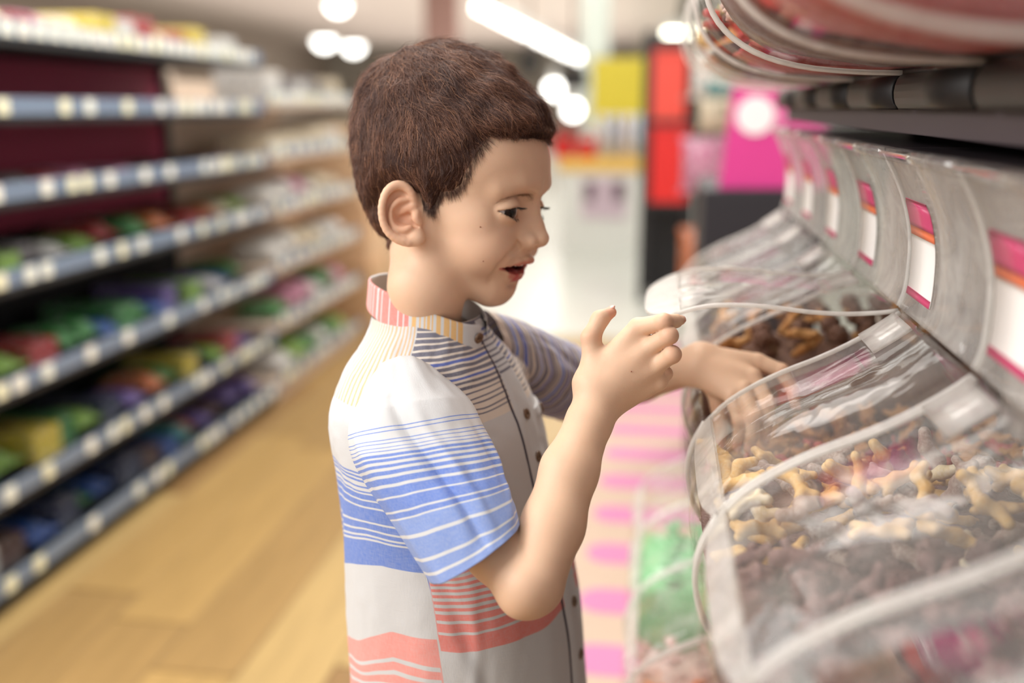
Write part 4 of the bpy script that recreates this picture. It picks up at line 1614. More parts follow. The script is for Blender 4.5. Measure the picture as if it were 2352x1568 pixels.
def sheet(prof, y0, y1, t=0.0025, n=None):
    """curved sheet: profile (k,2) X-Z swept from y0 to y1, with thickness"""
    prof = np.asarray(prof, float)
    if n: prof = catmull(prof, n)
    T = np.gradient(prof, axis=0); T /= np.linalg.norm(T, axis=1, keepdims=True)
    Nn = np.stack([-T[:, 1], T[:, 0]], 1)
    a, b2 = prof + Nn * t / 2, prof - Nn * t / 2
    k = len(prof)
    V = []
    for pr in (a, b2):
        for y in (y0, y1):
            V.append(np.stack([pr[:, 0], np.full(k, y), pr[:, 1]], 1))
    V = np.concatenate(V)
    F = []
    for i in range(k - 1):
        F += [(i, i + 1, k + i + 1, k + i), (2 * k + i + 1, 2 * k + i, 3 * k + i, 3 * k + i + 1),
              (i + 1, i, 2 * k + i, 2 * k + i + 1), (k + i, k + i + 1, 3 * k + i + 1, 3 * k + i)]
    F += [(0, k, 3 * k, 2 * k), (k - 1, 2 * k - 1 + 0, 4 * k - 1, 3 * k - 1)]
    return V, F


def panel_xz(poly, y, t=0.003):
    """flat divider: polygon in X-Z extruded along Y"""
    n = len(poly)
    V = np.concatenate([np.stack([poly[:, 0], np.full(n, y - t / 2), poly[:, 1]], 1), np.stack([poly[:, 0], np.full(n, y + t / 2), poly[:, 1]], 1)])
    F = [tuple(range(n)), tuple(range(2 * n - 1, n - 1, -1))]
    F += [(i, n + i, n + (i + 1) % n, (i + 1) % n) for i in range(n)]
    return V, F


def rot2(P, a):
    c, s = math.cos(a), math.sin(a)
    return P @ np.array([[c, s], [-s, c]])


def label_card(parent, prof, y_far, org):
    """printed card bonded to the inside of the upper panel: white with magenta head, orange line, magenta foot"""
    k = 14
    W = 0.070
    pr = catmull(prof, 40)
    # card covers part of the panel height
    z = pr[:, 1]
    m0, m1 = 6, 30
    seg = pr[m0:m1]
    nn_ = np.array([1.0, 0.0])
    mats = {'card_white': mat('card_white', lin((244, 240, 236)), rough=0.4), 'card_magenta': mat('card_magenta', lin((202, 76, 116)), rough=0.4),
            'card_orange': mat('card_orange', lin((240, 128, 88)), rough=0.4)}
    n = len(seg)
    card = None
    for nm, a, b2, mt in (('label_card', 0, n - 9, 'card_white'), ('label_foot', 0, 2, 'card_magenta'), ('label_band', n - 9, n - 7, 'card_orange'), ('label_head', n - 7, n, 'card_magenta')):
        s_ = seg[a:b2 + (0 if b2 == n else 1)].copy()
        off = -0.0024 if nm != 'label_foot' else -0.0030
        s_[:, 0] += off
        cut = 0.004 if nm == 'label_head' else 0.0
        v, f = sheet(s_, y_far - W, y_far, 0.0006)
        if nm == 'label_head':      # rounded upper corners
            kk = len(s_)
            top = v[:, 2] > s_[-2, 1]
            v[top & (v[:, 1] > y_far - W / 2), 1] -= cut
            v[top & (v[:, 1] < y_far - W / 2), 1] += cut
        o = mesh_obj(nm, v, f, mats[mt], parent if card is None else card)
        if card is None: card = o
    return card


LEVELS = {'middle': (0.0, 0.0), 'upper': (-0.005, 0.425), 'lower': (-0.060, -0.385)}
ORD = ['first', 'second', 'third', 'fourth', 'fifth', 'sixth', 'seventh', 'eighth', 'ninth', 'tenth', 'eleventh', 'twelfth', 'thirteenth', 'fourteenth', 'fifteenth', 'sixteenth', 'seventeenth', 'eighteenth', 'nineteenth', 'twentieth']


def candy_bin(row, k, label, open_lid=0.0, detail=True):
    dx, dz = LEVELS[row]
    ya, yb = Y0 + PITCH_Y * k + 0.0025, Y0 + PITCH_Y * (k + 1) - 0.0025
    o2 = np.array([HX + dx, HZ + dz])
    base = (float(o2[0] - 0.02), (ya + yb) / 2, float(o2[1] - 0.2345))
    t = empty('candy_bin', base, label, 'candy bin', 'clear candy bins on the rack')
    v, f = sheet(FRONT + o2, ya, yb, 0.003, 28)
    mesh_obj('front_wall', v, f, m_clear, t)
    bx = o2[0] + BACKX
    poly = np.concatenate([catmull(LID, 16), catmull(FRONT, 24)[1:], [(BACKX, -0.233), (BACKX, 0.0)]]) + o2
    for y in ((ya, yb) if k == -3 else (yb,)):
        v, f = panel_xz(poly, y + (0.0015 if y == ya else -0.0015), 0.0028)
        w = mesh_obj('side_wall', v, f, m_clear, t, smooth=False)
    MB().box((bx - 0.003, ya, o2[1] - 0.233), (bx, yb, o2[1] + 0.13)).build('back_wall', mat('bin_back', lin((214, 200, 190)), rough=0.5), t, smooth=False)
    MB().box((o2[0] - 0.01, ya, o2[1] - 0.2345), (bx, yb, o2[1] - 0.2315)).build('base_plate', m_clear, t, smooth=False)
    # lid
    L = rot2(catmull(LID, 20), -open_lid) + o2
    v, f = sheet(L, ya, yb, 0.003)
    lid = mesh_obj('lid', v, f, m_lid, t)
    for y in (ya + 0.0012, yb - 0.0012):
        pts = np.stack([L[:, 0], np.full(len(L), y), L[:, 1]], 1)
        MB().tube(pts, 0.0021, 6).build('lid_rim', m_rim, lid)
    tip = L[-1]; dr = L[-1] - L[-3]; dr /= np.linalg.norm(dr)
    yc = (ya + yb) / 2
    # finger lip: frosted tongue with a rounded outline
    wv_ = (yb - ya) / 2
    lipw = 0.024 if open_lid else 0.013
    kk = 14
    outl = []
    for i in range(kk + 1):
        s_ = -1 + 2 * i / kk
        outl.append((s_ * wv_, lipw * (1 - abs(s_) ** 4) + 0.003))
    V, F = [], []
    up = np.array([-dr[1], dr[0]])
    for side in (0.0016, -0.0016):
        for (yy, d) in outl:
            for e in (-0.006, d):
                p = tip + dr * e + up * side
                V.append((p[0], yc + yy, p[1]))
    m_ = 2 * (kk + 1)
    for i in range(kk):
        a = 2 * i
        F += [(a, a + 1, a + 3, a + 2), (m_ + a + 1, m_ + a, m_ + a + 2, m_ + a + 3), (a + 1, m_ + a + 1, m_ + a + 3, a + 3), (a, a + 2, m_ + a + 2, m_ + a)]
    mesh_obj('finger_lip', V, F, m_frost, lid, smooth=False)
    # white plate near the far end: glare of the ceiling lights built as a part
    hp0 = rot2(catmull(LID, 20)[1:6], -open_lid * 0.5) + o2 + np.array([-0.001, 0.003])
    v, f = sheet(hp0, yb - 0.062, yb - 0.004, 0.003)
    mesh_obj('glare_plate', v, f, m_glare, t)
    # rims on the fixed front
    fr_ = catmull(FRONT, 26) + o2
    for y in (ya + 0.0012, yb - 0.0012):
        MB().tube(np.stack([fr_[:, 0], np.full(len(fr_), y), fr_[:, 1]], 1), 0.0022, 6).build('wall_rim', m_rim, t)
    # upper panel with its rolled top rail and the label
    U = UPPER + o2
    v, f = sheet(U, ya, yb, 0.003, 24)
    up_ = mesh_obj('upper_panel', v, f, m_panel, t)
    uu = catmull(U, 24)
    for y in (ya + 0.001, yb - 0.001):
        MB().tube(np.stack([uu[:, 0], np.full(len(uu), y), uu[:, 1]], 1), 0.0018, 6).build('panel_rim', m_rim, up_)
    top = U[-1]
    MB().tube([(top[0], ya, top[1]), (top[0], yb, top[1])], 0.0055, 14).build('top_rail', m_rail, up_)
    MB().box((top[0], ya, top[1] + 0.001), (bx, yb, top[1] + 0.004)).build('cover_plate', mat('cover_shade', lin((66, 58, 62)), rough=0.25), t, smooth=False)  # dark colour stands for the shade above the rail
    if detail:
        label_card(up_, U, yb - 0.012, o2)
    return t


# ---- middle row
names_mid = {-3: 'clear bin of dark candies closest to the camera, lower corner of the photo', -2: 'clear bin of dark sugared candies, next but one in front of the lifted lid',
             -1: 'clear bin of yellow bone-shaped candies just in front of the lifted lid', 0: 'clear candy bin whose lid the child lifts',
             1: 'clear bin of brown candies right behind the lifted lid', 2: 'second clear bin behind the lifted lid, middle row', 3: 'far end clear bin of the middle row'}
for k in range(-3, 4):
    candy_bin('middle', k, names_mid[k], open_lid=math.radians(31.0) if k == 0 else 0.0)
for k in range(-3, 4):
    candy_bin('upper', k, 'clear bin on the shelf above, %s from the near end' % ORD[k + 3], detail=False)
lowlab = {-1: 'lower row clear bin at the bottom edge of the photo', 0: 'lower row clear bin of orange candies', 1: 'lower row clear bin of pinkish candies behind the orange ones', 2: 'lower row clear bin of green candies', 3: 'lower row clear bin behind the green candies'}
for k in range(-1, 4):
    candy_bin('lower', k, lowlab[k], detail=False)

# ---- rack: black shelves, fascia, end posts, back
m_black = mat('rack_black', lin((30, 28, 30)), rough=0.45, noise=0.2, scale=120)
m_grey = mat('rack_grey', lin((84, 74, 80)), rough=0.5)
rack = empty('display_rack', (0.42, 1.0, 0.0), 'black steel display rack carrying three rows of clear candy bins', 'rack')
YA, YB = Y0 + PITCH_Y * -3 - 0.01, Y0 + PITCH_Y * 4 + 0.01
for row, (dx, dz) in LEVELS.items():
    z = HZ + dz - 0.2350
    MB().box((HX + dx - 0.006, YA, z - 0.024), (0.42, YB, z - 0.0008), 0.002).build('shelf_board', m_grey if row == 'middle' else m_black, rack, smooth=False)
    # rounded ticket strip segments on the shelf edge, one per bin
    for k in range(-3, 4):
        ya, yb = Y0 + PITCH_Y * k + 0.006, Y0 + PITCH_Y * (k + 1) - 0.006
        a = np.linspace(-math.pi / 2, math.pi / 2, 9)
        pr = np.stack([HX + dx - 0.008 - 0.006 * np.cos(a), z - 0.0125 + 0.0125 * np.sin(a)], 1)
        v, f = sheet(pr, ya, yb, 0.003)
        mesh_obj('ticket_strip', v, f, m_black, rack)
    if row == 'upper':
        MB().box((HX + dx + 0.004, YA, z - 0.046), (HX + dx + 0.012, YB, z - 0.024), 0.001).build('fascia', m_grey, rack, smooth=False)
for y in (YA, YB):
    MB().box((0.39, y - 0.02, 0.0), (0.44, y + 0.02, 1.75), 0.003).build('post', m_black, rack, smooth=False)
MB().box((0.425, YA, 0.1), (0.435, YB, 1.75)).build('back_panel', mat('rack_back', lin((60, 50, 52)), rough=0.7), rack, smooth=False)
MB().box((0.05, YA, 0.0), (0.42, YB, 0.10), 0.004).build('plinth', m_black, rack, smooth=False)

# ================================================================== candies
crng = np.random.default_rng(11)


def candy_mat(name, base, frost, amount=0.5):
    m, nt, b = new_mat(name)
    tc = node(nt, 'ShaderNodeTexCoord')
    nz = node(nt, 'ShaderNodeTexNoise', inp={'Scale': 420.0, 'Detail': 3.0})
    nz2 = node(nt, 'ShaderNodeTexNoise', inp={'Scale': 60.0, 'Detail': 2.0})
    nt.links.new(tc.outputs['Object'], nz.inputs['Vector']); nt.links.new(tc.outputs['Object'], nz2.inputs['Vector'])
    s = mathn(nt, 'ADD', nz.outputs['Fac'], nz2.outputs['Fac'])
    mr = node(nt, 'ShaderNodeMapRange', inp={'From Min': 0.85, 'From Max': 1.15, 'To Min': 0.1, 'To Max': amount + 0.2})
    nt.links.new(s, mr.inputs['Value'])
    mx = node(nt, 'ShaderNodeMix', data_type='RGBA')
    mx.inputs['A'].default_value = (*base, 1); mx.inputs['B'].default_value = (*frost, 1)
    nt.links.new(mr.outputs['Result'], mx.inputs['Factor'])
    nt.links.new(mx.outputs['Result'], b.inputs['Base Color'])
    b.inputs['Roughness'].default_value = 0.7
    bp = node(nt, 'ShaderNodeBump', inp={'Strength': 0.5, 'Distance': 0.0006})
    nt.links.new(nz.outputs['Fac'], bp.inputs['Height']); nt.links.new(bp.outputs['Normal'], b.inputs['Normal'])
    return m


def candy_mesh(name, fn, h):
    v, f = sdf_mesh(fn, (-2.6, -2.0, -1.6), (2.6, 2.0, 1.6), h, newton=1)
    me = bpy.data.meshes.new(name)
    me.from_pydata((v / 100).tolist(), [], f.tolist())
    me.polygons.foreach_set('use_smooth', [True] * len(me.polygons))
    me.materials.append(None)
    return me


def sd_bone(P):
    d = chain(P, [(-1.2, -0.1, 0), (-0.3, 0.12, 0.1), (1.15, -0.1, 0)], [0.38, 0.46, 0.36], 0.3)
    for sx_, sy_, e_, r_ in ((-1, -1, 0.75, 0.34), (-1, 1, 0.5, 0.38), (1, 1, 0.85, 0.32), (1, -1, 0.45, 0.4)):
        d = smin(d, cone(P, (sx_ * 0.8, 0, 0), (sx_ * (1.35 + 0.2 * e_), sy_ * e_, 0.12 * sy_), 0.36, r_), 0.25)
    return d + 0.03 * np.sin(P[..., 0] * 5) * np.sin(P[..., 1] * 6 + 1)


def sd_worm(P):
    return chain(P, [(-1.6, 0.3, 0), (-0.6, -0.3, 0.1), (0.5, 0.25, 0), (1.5, -0.2, 0.1)], [0.4, 0.48, 0.5, 0.42], 0.3)


def sd_bear(P):
    d = ell(P, (0, 0, 0), (0.85, 0.62, 0.55))
    d = smin(d, sph(P, (1.0, 0, 0.05), 0.52), 0.2)
    for s in (-1, 1):
        d = smin(d, sph(P, (1.4, 0.36 * s, 0.05), 0.2), 0.1)
        d = smin(d, cone(P, (0.4, 0.4 * s, 0.2), (0.7, 0.75 * s, 0.4), 0.22, 0.2), 0.15)
        d = smin(d, cone(P, (-0.6, 0.35 * s, 0.1), (-1.1, 0.6 * s, 0.35), 0.3, 0.27), 0.15)
    return d


def sd_berry(P):
    d = sph(P, (0, 0, 0), 0.85)
    n = 22
    for i in range(n):
        y = 1 - 2 * (i + 0.5) / n; r = math.sqrt(1 - y * y); a = i * 2.39996
        d = smin(d, sph(P, (0.82 * r * math.cos(a), 0.82 * y, 0.82 * r * math.sin(a)), 0.3), 0.06)
    return d


CM = {'bone': candy_mesh('bone_candy', sd_bone, 0.22), 'worm': candy_mesh('worm_candy', sd_worm, 0.24), 'bear': candy_mesh('bear_candy', sd_bear, 0.2), 'berry': candy_mesh('berry_candy', sd_berry, 0.22)}
CMAT = {
    'yellow': candy_mat('candy_yellow', lin((216, 166, 84)), lin((226, 204, 164)), 0.25),
    'pale': candy_mat('candy_pale', lin((214, 192, 150)), lin((232, 222, 206)), 0.45),
    'grey': candy_mat('candy_grey', lin((138, 108, 98)), lin((206, 190, 180)), 0.45),
    'plum': candy_mat('candy_plum', lin((92, 54, 50)), lin((160, 134, 130)), 0.25),
    'dark': candy_mat('candy_dark', lin((58, 33, 32)), lin((124, 94, 88)), 0.2),
    'amber': candy_mat('candy_amber', lin((178, 112, 52)), lin((214, 176, 120)), 0.3),
    'cocoa': candy_mat('candy_cocoa', lin((96, 60, 46)), lin((140, 104, 84)), 0.25),
    'green': candy_mat('candy_green', lin((70, 168, 96)), lin((180, 222, 186)), 0.35),
    'orange': candy_mat('candy_orange', lin((222, 118, 66)), lin((240, 190, 160)), 0.35),
    'pink': candy_mat('candy_pink', lin((196, 150, 142)), lin((228, 200, 190)), 0.35),
    'red': candy_mat('candy_red', lin((180, 40, 44)), lin((214, 140, 134)), 0.2),
}
CANDY_W = {'yellow': 'yellow', 'pale': 'pale cream', 'grey': 'greyish pink', 'plum': 'plum coloured', 'dark': 'dark purple', 'amber': 'amber', 'cocoa': 'chocolate brown', 'green': 'green', 'orange': 'orange', 'pink': 'dusty pink', 'red': 'red'}


def fill_bin(row, k, where, level, mix, layers=2, step=(0.030, 0.026), zs=1.0, big=1.0):
    """heap of single candies; level(x01,y01) = height of the top over the bin floor"""
    dx, dz = LEVELS[row]
    o2 = np.array([HX + dx, HZ + dz])
    ya, yb = Y0 + PITCH_Y * k + 0.018, Y0 + PITCH_Y * (k + 1) - 0.018
    floor_z = o2[1] - 0.228
    fr = catmull(FRONT, 60)
    def xfront(z):
        zz = z - o2[1]
        if zz > FRONT[0, 1]:
            L_ = catmull(LID, 60); j = np.argmin(np.abs(L_[:, 1] - zz)); return o2[0] + L_[j, 0]
        fz = fr[:45]
        j = np.argmin(np.abs(fz[:, 1] - zz)); return o2[0] + fz[j, 0]
    n = 0
    # hidden bulk below the single pieces
    zb = None
    for lay in range(layers):
        ny = int((yb - ya) / step[1])
        for iy in range(ny):
            y01 = (iy + 0.5) / ny
            nx = int((0.30) / step[0])
            for ix in range(nx):
                x01 = (ix + 0.5 * (lay % 2)) / nx
                top = floor_z + level(x01, y01)
                z = top - lay * 0.017 * big - crng.uniform(0, 0.006)
                if z < floor_z + 0.012: continue
                xf = xfront(z) + 0.019
                x = xf + 0.004 + x01 * (o2[0] + BACKX - 0.02 - xf)
                kind, colr = mix[crng.choice(len(mix), p=np.array([m_[2] for m_ in mix]) / sum(m_[2] for m_ in mix))][:2]
                o = bpy.data.objects.new(kind + '_candy', CM[kind])
                COL.objects.link(o)
                o.location = (x + crng.uniform(-.003, .003), ya + (yb - ya) * y01 + crng.uniform(-.004, .004), z)
                tilt = 0.5 if lay == 0 else 0.35
                o.rotation_euler = (crng.normal(0, tilt), crng.normal(0, tilt), crng.uniform(0, 6.28))
                s_ = crng.uniform(0.85, 1.1) * big
                o.scale = (s_, s_, s_)
                o.material_slots[0].link = 'OBJECT'
                o.material_slots[0].material = CMAT[colr]
                sug = 'sugared ' if row == 'middle' else ''
                tag(o, '%s %s%s candy in the %s' % (CANDY_W[colr], sug, kind, where), 'candy', 'candies in the %s' % where)
                n += 1
    # front column against the clear wall, below the top
    return n


def bulk(row, k, where, h0, material):
    """the mass of candies under the top pieces: nobody could count it"""
    dx, dz = LEVELS[row]
    o2 = np.array([HX + dx, HZ + dz])
    ya, yb = Y0 + PITCH_Y * k + 0.0075, Y0 + PITCH_Y * (k + 1) - 0.0075
    fz = o2[1] - 0.2285
    fr = catmull(FRONT, 60)
    nz_ = 9
    ny, nx = 26, 40
    V = []; F = []
    yy = np.linspace(ya, yb, ny)
    for j in range(ny):
        ring = []
        zs = np.linspace(fz, fz + h0, nz_)
        for z in zs:                                   # up the front wall
            q = fr[:58]; jj = np.argmin(np.abs(q[:, 1] - (z - o2[1])))
            xf = o2[0] + q[jj, 0] + 0.006
            if z == zs[0]: xf = o2[0] - 0.03
            ring.append((xf, z))
        xs = np.linspace(ring[-1][0] + 0.01, o2[0] + BACKX - 0.006, nx)
        ring += [(x, fz + h0 + 0.02 * (x - xs[0]) / 0.3) for x in xs]
        ring += [(o2[0] + BACKX - 0.006, fz)]
        for (x, z) in ring: V.append((x, yy[j], z))
    V = np.array(V); m_ = len(ring)
    nn_ = vnoise(V, 0.014, 61 + k)
    mid = np.ones(len(V)); idx = np.arange(len(V)) % m_
    topm = (idx >= nz_) & (idx < m_ - 1)
    V[topm, 2] += 0.006 * nn_[topm]
    fm = (idx > 0) & (idx < nz_)
    V[fm, 0] += 0.004 * (nn_[fm] + 1)
    for j in range(ny - 1):
        for i in range(m_):
            F.append((j * m_ + i, j * m_ + (i + 1) % m_, (j + 1) * m_ + (i + 1) % m_, (j + 1) * m_ + i))
    F += [tuple(range(m_))[::-1], tuple((ny - 1) * m_ + i for i in range(m_))]
    o = mesh_obj('candy_heap', V, F, material)
    tag(o, 'dense mass of loose candies filling the %s' % where, 'candies', None, 'stuff')


FILL = [
    ('middle', -1, 'bin just in front of the lifted lid', 0.075, 'plum', lambda x, y: 0.116 + 0.012 * x + 0.01 * math.sin(y * 6), [('bone', 'yellow', 5), ('bone', 'pale', 1), ('worm', 'grey', 2), ('bone', 'grey', 2), ('worm', 'yellow', 2)], 3, (0.038, 0.032), 1.12),
    ('middle', -2, 'second bin before the lifted lid', 0.075, 'dark', lambda x, y: 0.112 + 0.02 * x, [('berry', 'plum', 3), ('berry', 'dark', 2), ('bear', 'plum', 2)], 3, (0.034, 0.031), 1.22),
    ('middle', -3, 'bin closest to the camera', 0.060, 'dark', lambda x, y: 0.085 + 0.02 * x, [('berry', 'dark', 3), ('bear', 'plum', 3)], 2, (0.034, 0.030)),
    ('middle', 0, 'open bin under the lifted lid', 0.048, 'cocoa', lambda x, y: 0.070 + 0.03 * x, [('bear', 'amber', 3), ('bear', 'red', 1), ('berry', 'dark', 1)], 2, (0.032, 0.028)),
    ('middle', 1, 'bin right behind the lifted lid', 0.11, 'cocoa', lambda x, y: 0.142 + 0.045 * x, [('worm', 'amber', 3), ('berry', 'cocoa', 3)], 2, (0.034, 0.030)),
    ('lower', 2, 'lower bin of green candies', 0.125, 'green', lambda x, y: 0.155 + 0.03 * x, [('bear', 'green', 3)], 2, (0.038, 0.034)),
    ('lower', 0, 'lower bin of orange candies', 0.11, 'orange', lambda x, y: 0.14 + 0.02 * x, [('worm', 'orange', 3)], 2, (0.036, 0.032)),
    ('lower', 1, 'lower bin of pinkish candies', 0.045, 'pink', lambda x, y: 0.07 + 0.01 * x, [('bear', 'pink', 3)], 1, (0.038, 0.034)),
    ('upper', 0, 'fourth bin of the upper row', 0.02, 'red', lambda x, y: 0.055 + 0.05 * x, [('worm', 'red', 2), ('berry', 'plum', 2), ('bear', 'pink', 2)], 1, (0.034, 0.030)),
    ('upper', 1, 'fifth bin of the upper row', 0.03, 'dark', lambda x, y: 0.055 + 0.05 * x, [('worm', 'red', 2), ('berry', 'dark', 2)], 1, (0.036, 0.032)),
    ('upper', 2, 'sixth bin of the upper row', 0.03, 'amber', lambda x, y: 0.055 + 0.05 * x, [('worm', 'yellow', 2), ('bone', 'red', 1)], 1, (0.036, 0.032)),
]
for row, k, where, hb, bm_, lev, mix, lay, st, *bg_ in FILL:
    bulk(row, k, where, hb, CMAT[bm_])
    n_ = fill_bin(row, k, where, lev, mix, lay, st, big=bg_[0] if bg_ else 1.0)
    print('candies', row, k, n_)

bulk('upper', -1, 'third bin of the upper row', 0.10, CMAT['plum'])
bulk('upper', -2, 'second bin of the upper row', 0.12, CMAT['red'])

# ================================================================== the store
def rect(x0, y0, x1, y1, Y):
    """world X and Z limits of the pixel rectangle on the plane Y"""
    a, b2 = on_y(x0, y1, Y), on_y(x1, y0, Y)
    return a[0], b2[0], a[2], b2[2]


# ---- floor: wood planks by the shelves, pale floor further on
m_under = mat('floor_base', lin((150, 112, 66)), rough=0.6)
fl = MB().box((-12, -2.5, -0.05), (7, 36, -0.012)).build('floor', m_under, smooth=False)
tag(fl, 'tan wood plank floor', 'floor', kind='structure')


def wood(name, c):
    m, nt, b = new_mat(name)
    tc = node(nt, 'ShaderNodeTexCoord'); mp = node(nt, 'ShaderNodeMapping')
    mp.inputs['Scale'].default_value = (16, 1.4, 1)
    nt.links.new(tc.outputs['Object'], mp.inputs['Vector'])
    nz = node(nt, 'ShaderNodeTexNoise', inp={'Scale': 2.2, 'Detail': 6.0, 'Distortion': 0.6})
    nt.links.new(mp.outputs['Vector'], nz.inputs['Vector'])
    mx = node(nt, 'ShaderNodeMix', data_type='RGBA')
    c = np.array(c) * np.array([0.70, 0.76, 0.74])
    mx.inputs['A'].default_value = (*(c * 0.72), 1); mx.inputs['B'].default_value = (*np.minimum(c * 1.2, 1), 1)
    nt.links.new(nz.outputs['Fac'], mx.inputs['Factor']); nt.links.new(mx.outputs['Result'], b.inputs['Base Color'])
    b.inputs['Roughness'].default_value = 0.38
    b.inputs['Specular IOR Level'].default_value = 0.4
    return m


woods = [wood('plank_%s' % n_, lin(c_)) for n_, c_ in (('honey', (202, 158, 100)), ('tan', (186, 144, 92)), ('oak', (210, 170, 114)), ('brown', (168, 126, 82)))]
prng = random.Random(5)
pm = MB().box((-0.094, -0.597, -0.012), (0.094, 0.597, 0.0), 0.002)
pv, pf = np.concatenate(pm.v), pm.f
pme = None
for ix in range(-9, 4):
    off = prng.uniform(0, 1.2)
    for iy in range(0, 5):
        x = ix * 0.19 + 0.02; y = 0.4 + iy * 1.2 + off - 0.6
        if y > 5.4: continue
        if pme is None:
            o = mesh_obj('plank', pv, pf, woods[0], smooth=False, origin=(0, 0, 0)); pme = o.data
        else:
            o = bpy.data.objects.new('plank', pme); COL.objects.link(o)
        o.parent = fl
        o.location = np.array([x, y, 0]) - np.array(fl.location)
        o.material_slots[0].link = 'OBJECT'; o.material_slots[0].material = prng.choice(woods)
m_pale = mat('floor_pale_tile', lin((214, 216, 208)), rough=0.25, noise=0.06, scale=3)
fp_ = MB().box((-12, 5.0, -0.0119), (7, 36, 0.0006)).build('floor', m_pale, smooth=False)
tag(fp_, 'pale polished floor further down the store', 'floor', kind='structure')

# ---- striped runner under the bins
m_run = mat('runner_beige', lin((192, 168, 148)), rough=0.7, noise=0.05, scale=20)
m_pink = mat('runner_pink', lin((200, 124, 164)), rough=0.7, noise=0.05, scale=20)
run = MB().box((-0.205, 1.05, 0.0005), (0.50, 4.9, 0.004), 0.001).build('floor_runner', m_run, smooth=False)
tag(run, 'beige floor runner with rounded pink stripes in front of the candy rack', 'runner')
for i in range(15):
    yc = 1.13 + i * 0.262
    if yc > 4.85: break
    n = 8
    pts = []
    R_ = 0.062
    for k in range(n + 1):
        a = math.pi / 2 + math.pi * k / n
        pts.append((-0.165 + R_ + R_ * math.cos(a) * 0.9, yc + R_ * math.sin(a)))
    pts += [(0.45, yc - R_), (0.45, yc + R_)]
    m_ = len(pts)
    V = [(x, y, 0.0041) for x, y in pts] + [(x, y, 0.0050) for x, y in pts]
    F = [tuple(range(m_))[::-1], tuple(range(m_, 2 * m_))] + [(j, (j + 1) % m_, m_ + (j + 1) % m_, m_ + j) for j in range(m_)]
    mesh_obj('stripe', V, F, m_pink, run, smooth=False)

# ---- ceiling, far walls
m_ceil = mat('ceiling_paint', lin((238, 224, 214)), rough=0.9)
CZ = 3.05
ce = MB().box((-12, 2.0, CZ), (0.3, 36, CZ + 0.1)).build('ceiling', m_ceil, smooth=False)
tag(ce, 'plain warm white ceiling', 'ceiling', kind='structure')
m_grn = mat('ceiling_grey', lin((150, 152, 140)), rough=0.9)
ce2 = MB().box((0.3, 2.0, CZ + 0.5), (7, 36, CZ + 0.6)).build('ceiling', m_grn, smooth=False)
tag(ce2, 'grey open ceiling with beams', 'ceiling', kind='structure')
for i in range(7):
    y = 9 + i * 2.6
    MB().box((0.3, y, CZ + 0.15), (7, y + 0.25, CZ + 0.5)).build('beam', mat('beam_grey', lin((120, 122, 112)), rough=0.8), ce2, smooth=False)
w = MB().box((-12, 36, 0), (7, 36.2, 4)).build('wall_far', mat('wall_far_paint', lin((226, 218, 206)), rough=0.9), smooth=False)
tag(w, 'pale far wall of the store', 'wall', kind='structure')
w = MB().box((-12.2, 6, 0), (-12, 36, 4)).build('wall_left', mat('wall_left_paint', lin((226, 210, 196)), rough=0.9), smooth=False)
tag(w, 'pale left wall of the store', 'wall', kind='structure')
w = MB().box((7, 6, 0), (7.2, 36, 4)).build('wall_right', mat('wall_right_paint', lin((206, 206, 196)), rough=0.9), smooth=False)
tag(w, 'pale right wall of the store', 'wall', kind='structure')

# ---- ceiling lamps
m_glow = mat('lamp_glow', (1, 1, 1), emit=(1.0, 0.97, 0.90), emit_strength=6.0)
m_can = mat('lamp_can', lin((230, 228, 224)), rough=0.4)


def round_lamp(c, r, label):
    t = empty('downlight', c, label, 'lamp', 'round ceiling lamps')
    a = np.arange(24) / 24 * 2 * math.pi
    V = [(c[0] + r * math.cos(p) * math.cos(x), c[1] + r * math.cos(p) * math.sin(x), c[2] - 0.01 - 0.9 * r * math.sin(p)) for p in np.linspace(0, 1.45, 7) for x in a] + [(c[0], c[1], c[2] - 0.01 - 0.9 * r)]
    mesh_obj('glass', V, [(j * 24 + i, j * 24 + (i + 1) % 24, (j + 1) * 24 + (i + 1) % 24, (j + 1) * 24 + i) for j in range(6) for i in range(24)] + [(144 + i, 144 + (i + 1) % 24, 168) for i in range(24)], m_glow, t)
    V = [(c[0] + q * r * math.cos(x), c[1] + q * r * math.sin(x), c[2] + z) for q, z in ((1.02, -0.012), (1.2, -0.012), (1.2, 0.05), (0.9, 0.05)) for x in a]
    F = [(j * 24 + i, j * 24 + (i + 1) % 24, (j + 1) * 24 + (i + 1) % 24, (j + 1) * 24 + i) for j in range(3) for i in range(24)]
    mesh_obj('ring', V, F, m_can, t)


def hang_lamp(p, r, label, group, top=None):
    """short cylinder lamp with a glowing face towards the aisle"""
    t = empty('track_lamp', p, label, 'lamp', group)
    v, f, uv = uv_ball(np.array(p), r, np.array([0, 0, 1.0]), 8)
    mesh_obj('bulb', v, f, m_glow, t)
    MB().tube([(p[0], p[1], p[2] + r * 0.8), (p[0], p[1], p[2] + r * 0.8 + 0.14)], r * 0.5, 10).build('socket', m_can, t)
    if top: MB().tube([(p[0], p[1], p[2] + r * 0.8 + 0.13), (p[0], p[1], top)], 0.006, 6).build('cord', m_can, t)


for (px, py), lb in zip(((776, 8), (745, 90), (812, 103)), ('round ceiling lamp highest in the photo above the shelves', 'round ceiling lamp on the shelf side of the lower pair', 'round ceiling lamp of the lower pair closer to the hair')):
    c = on_z(px, py, CZ - 0.012)
    d = c[1]
    round_lamp(tuple(c), 0.20 if py < 50 else 0.30, lb)
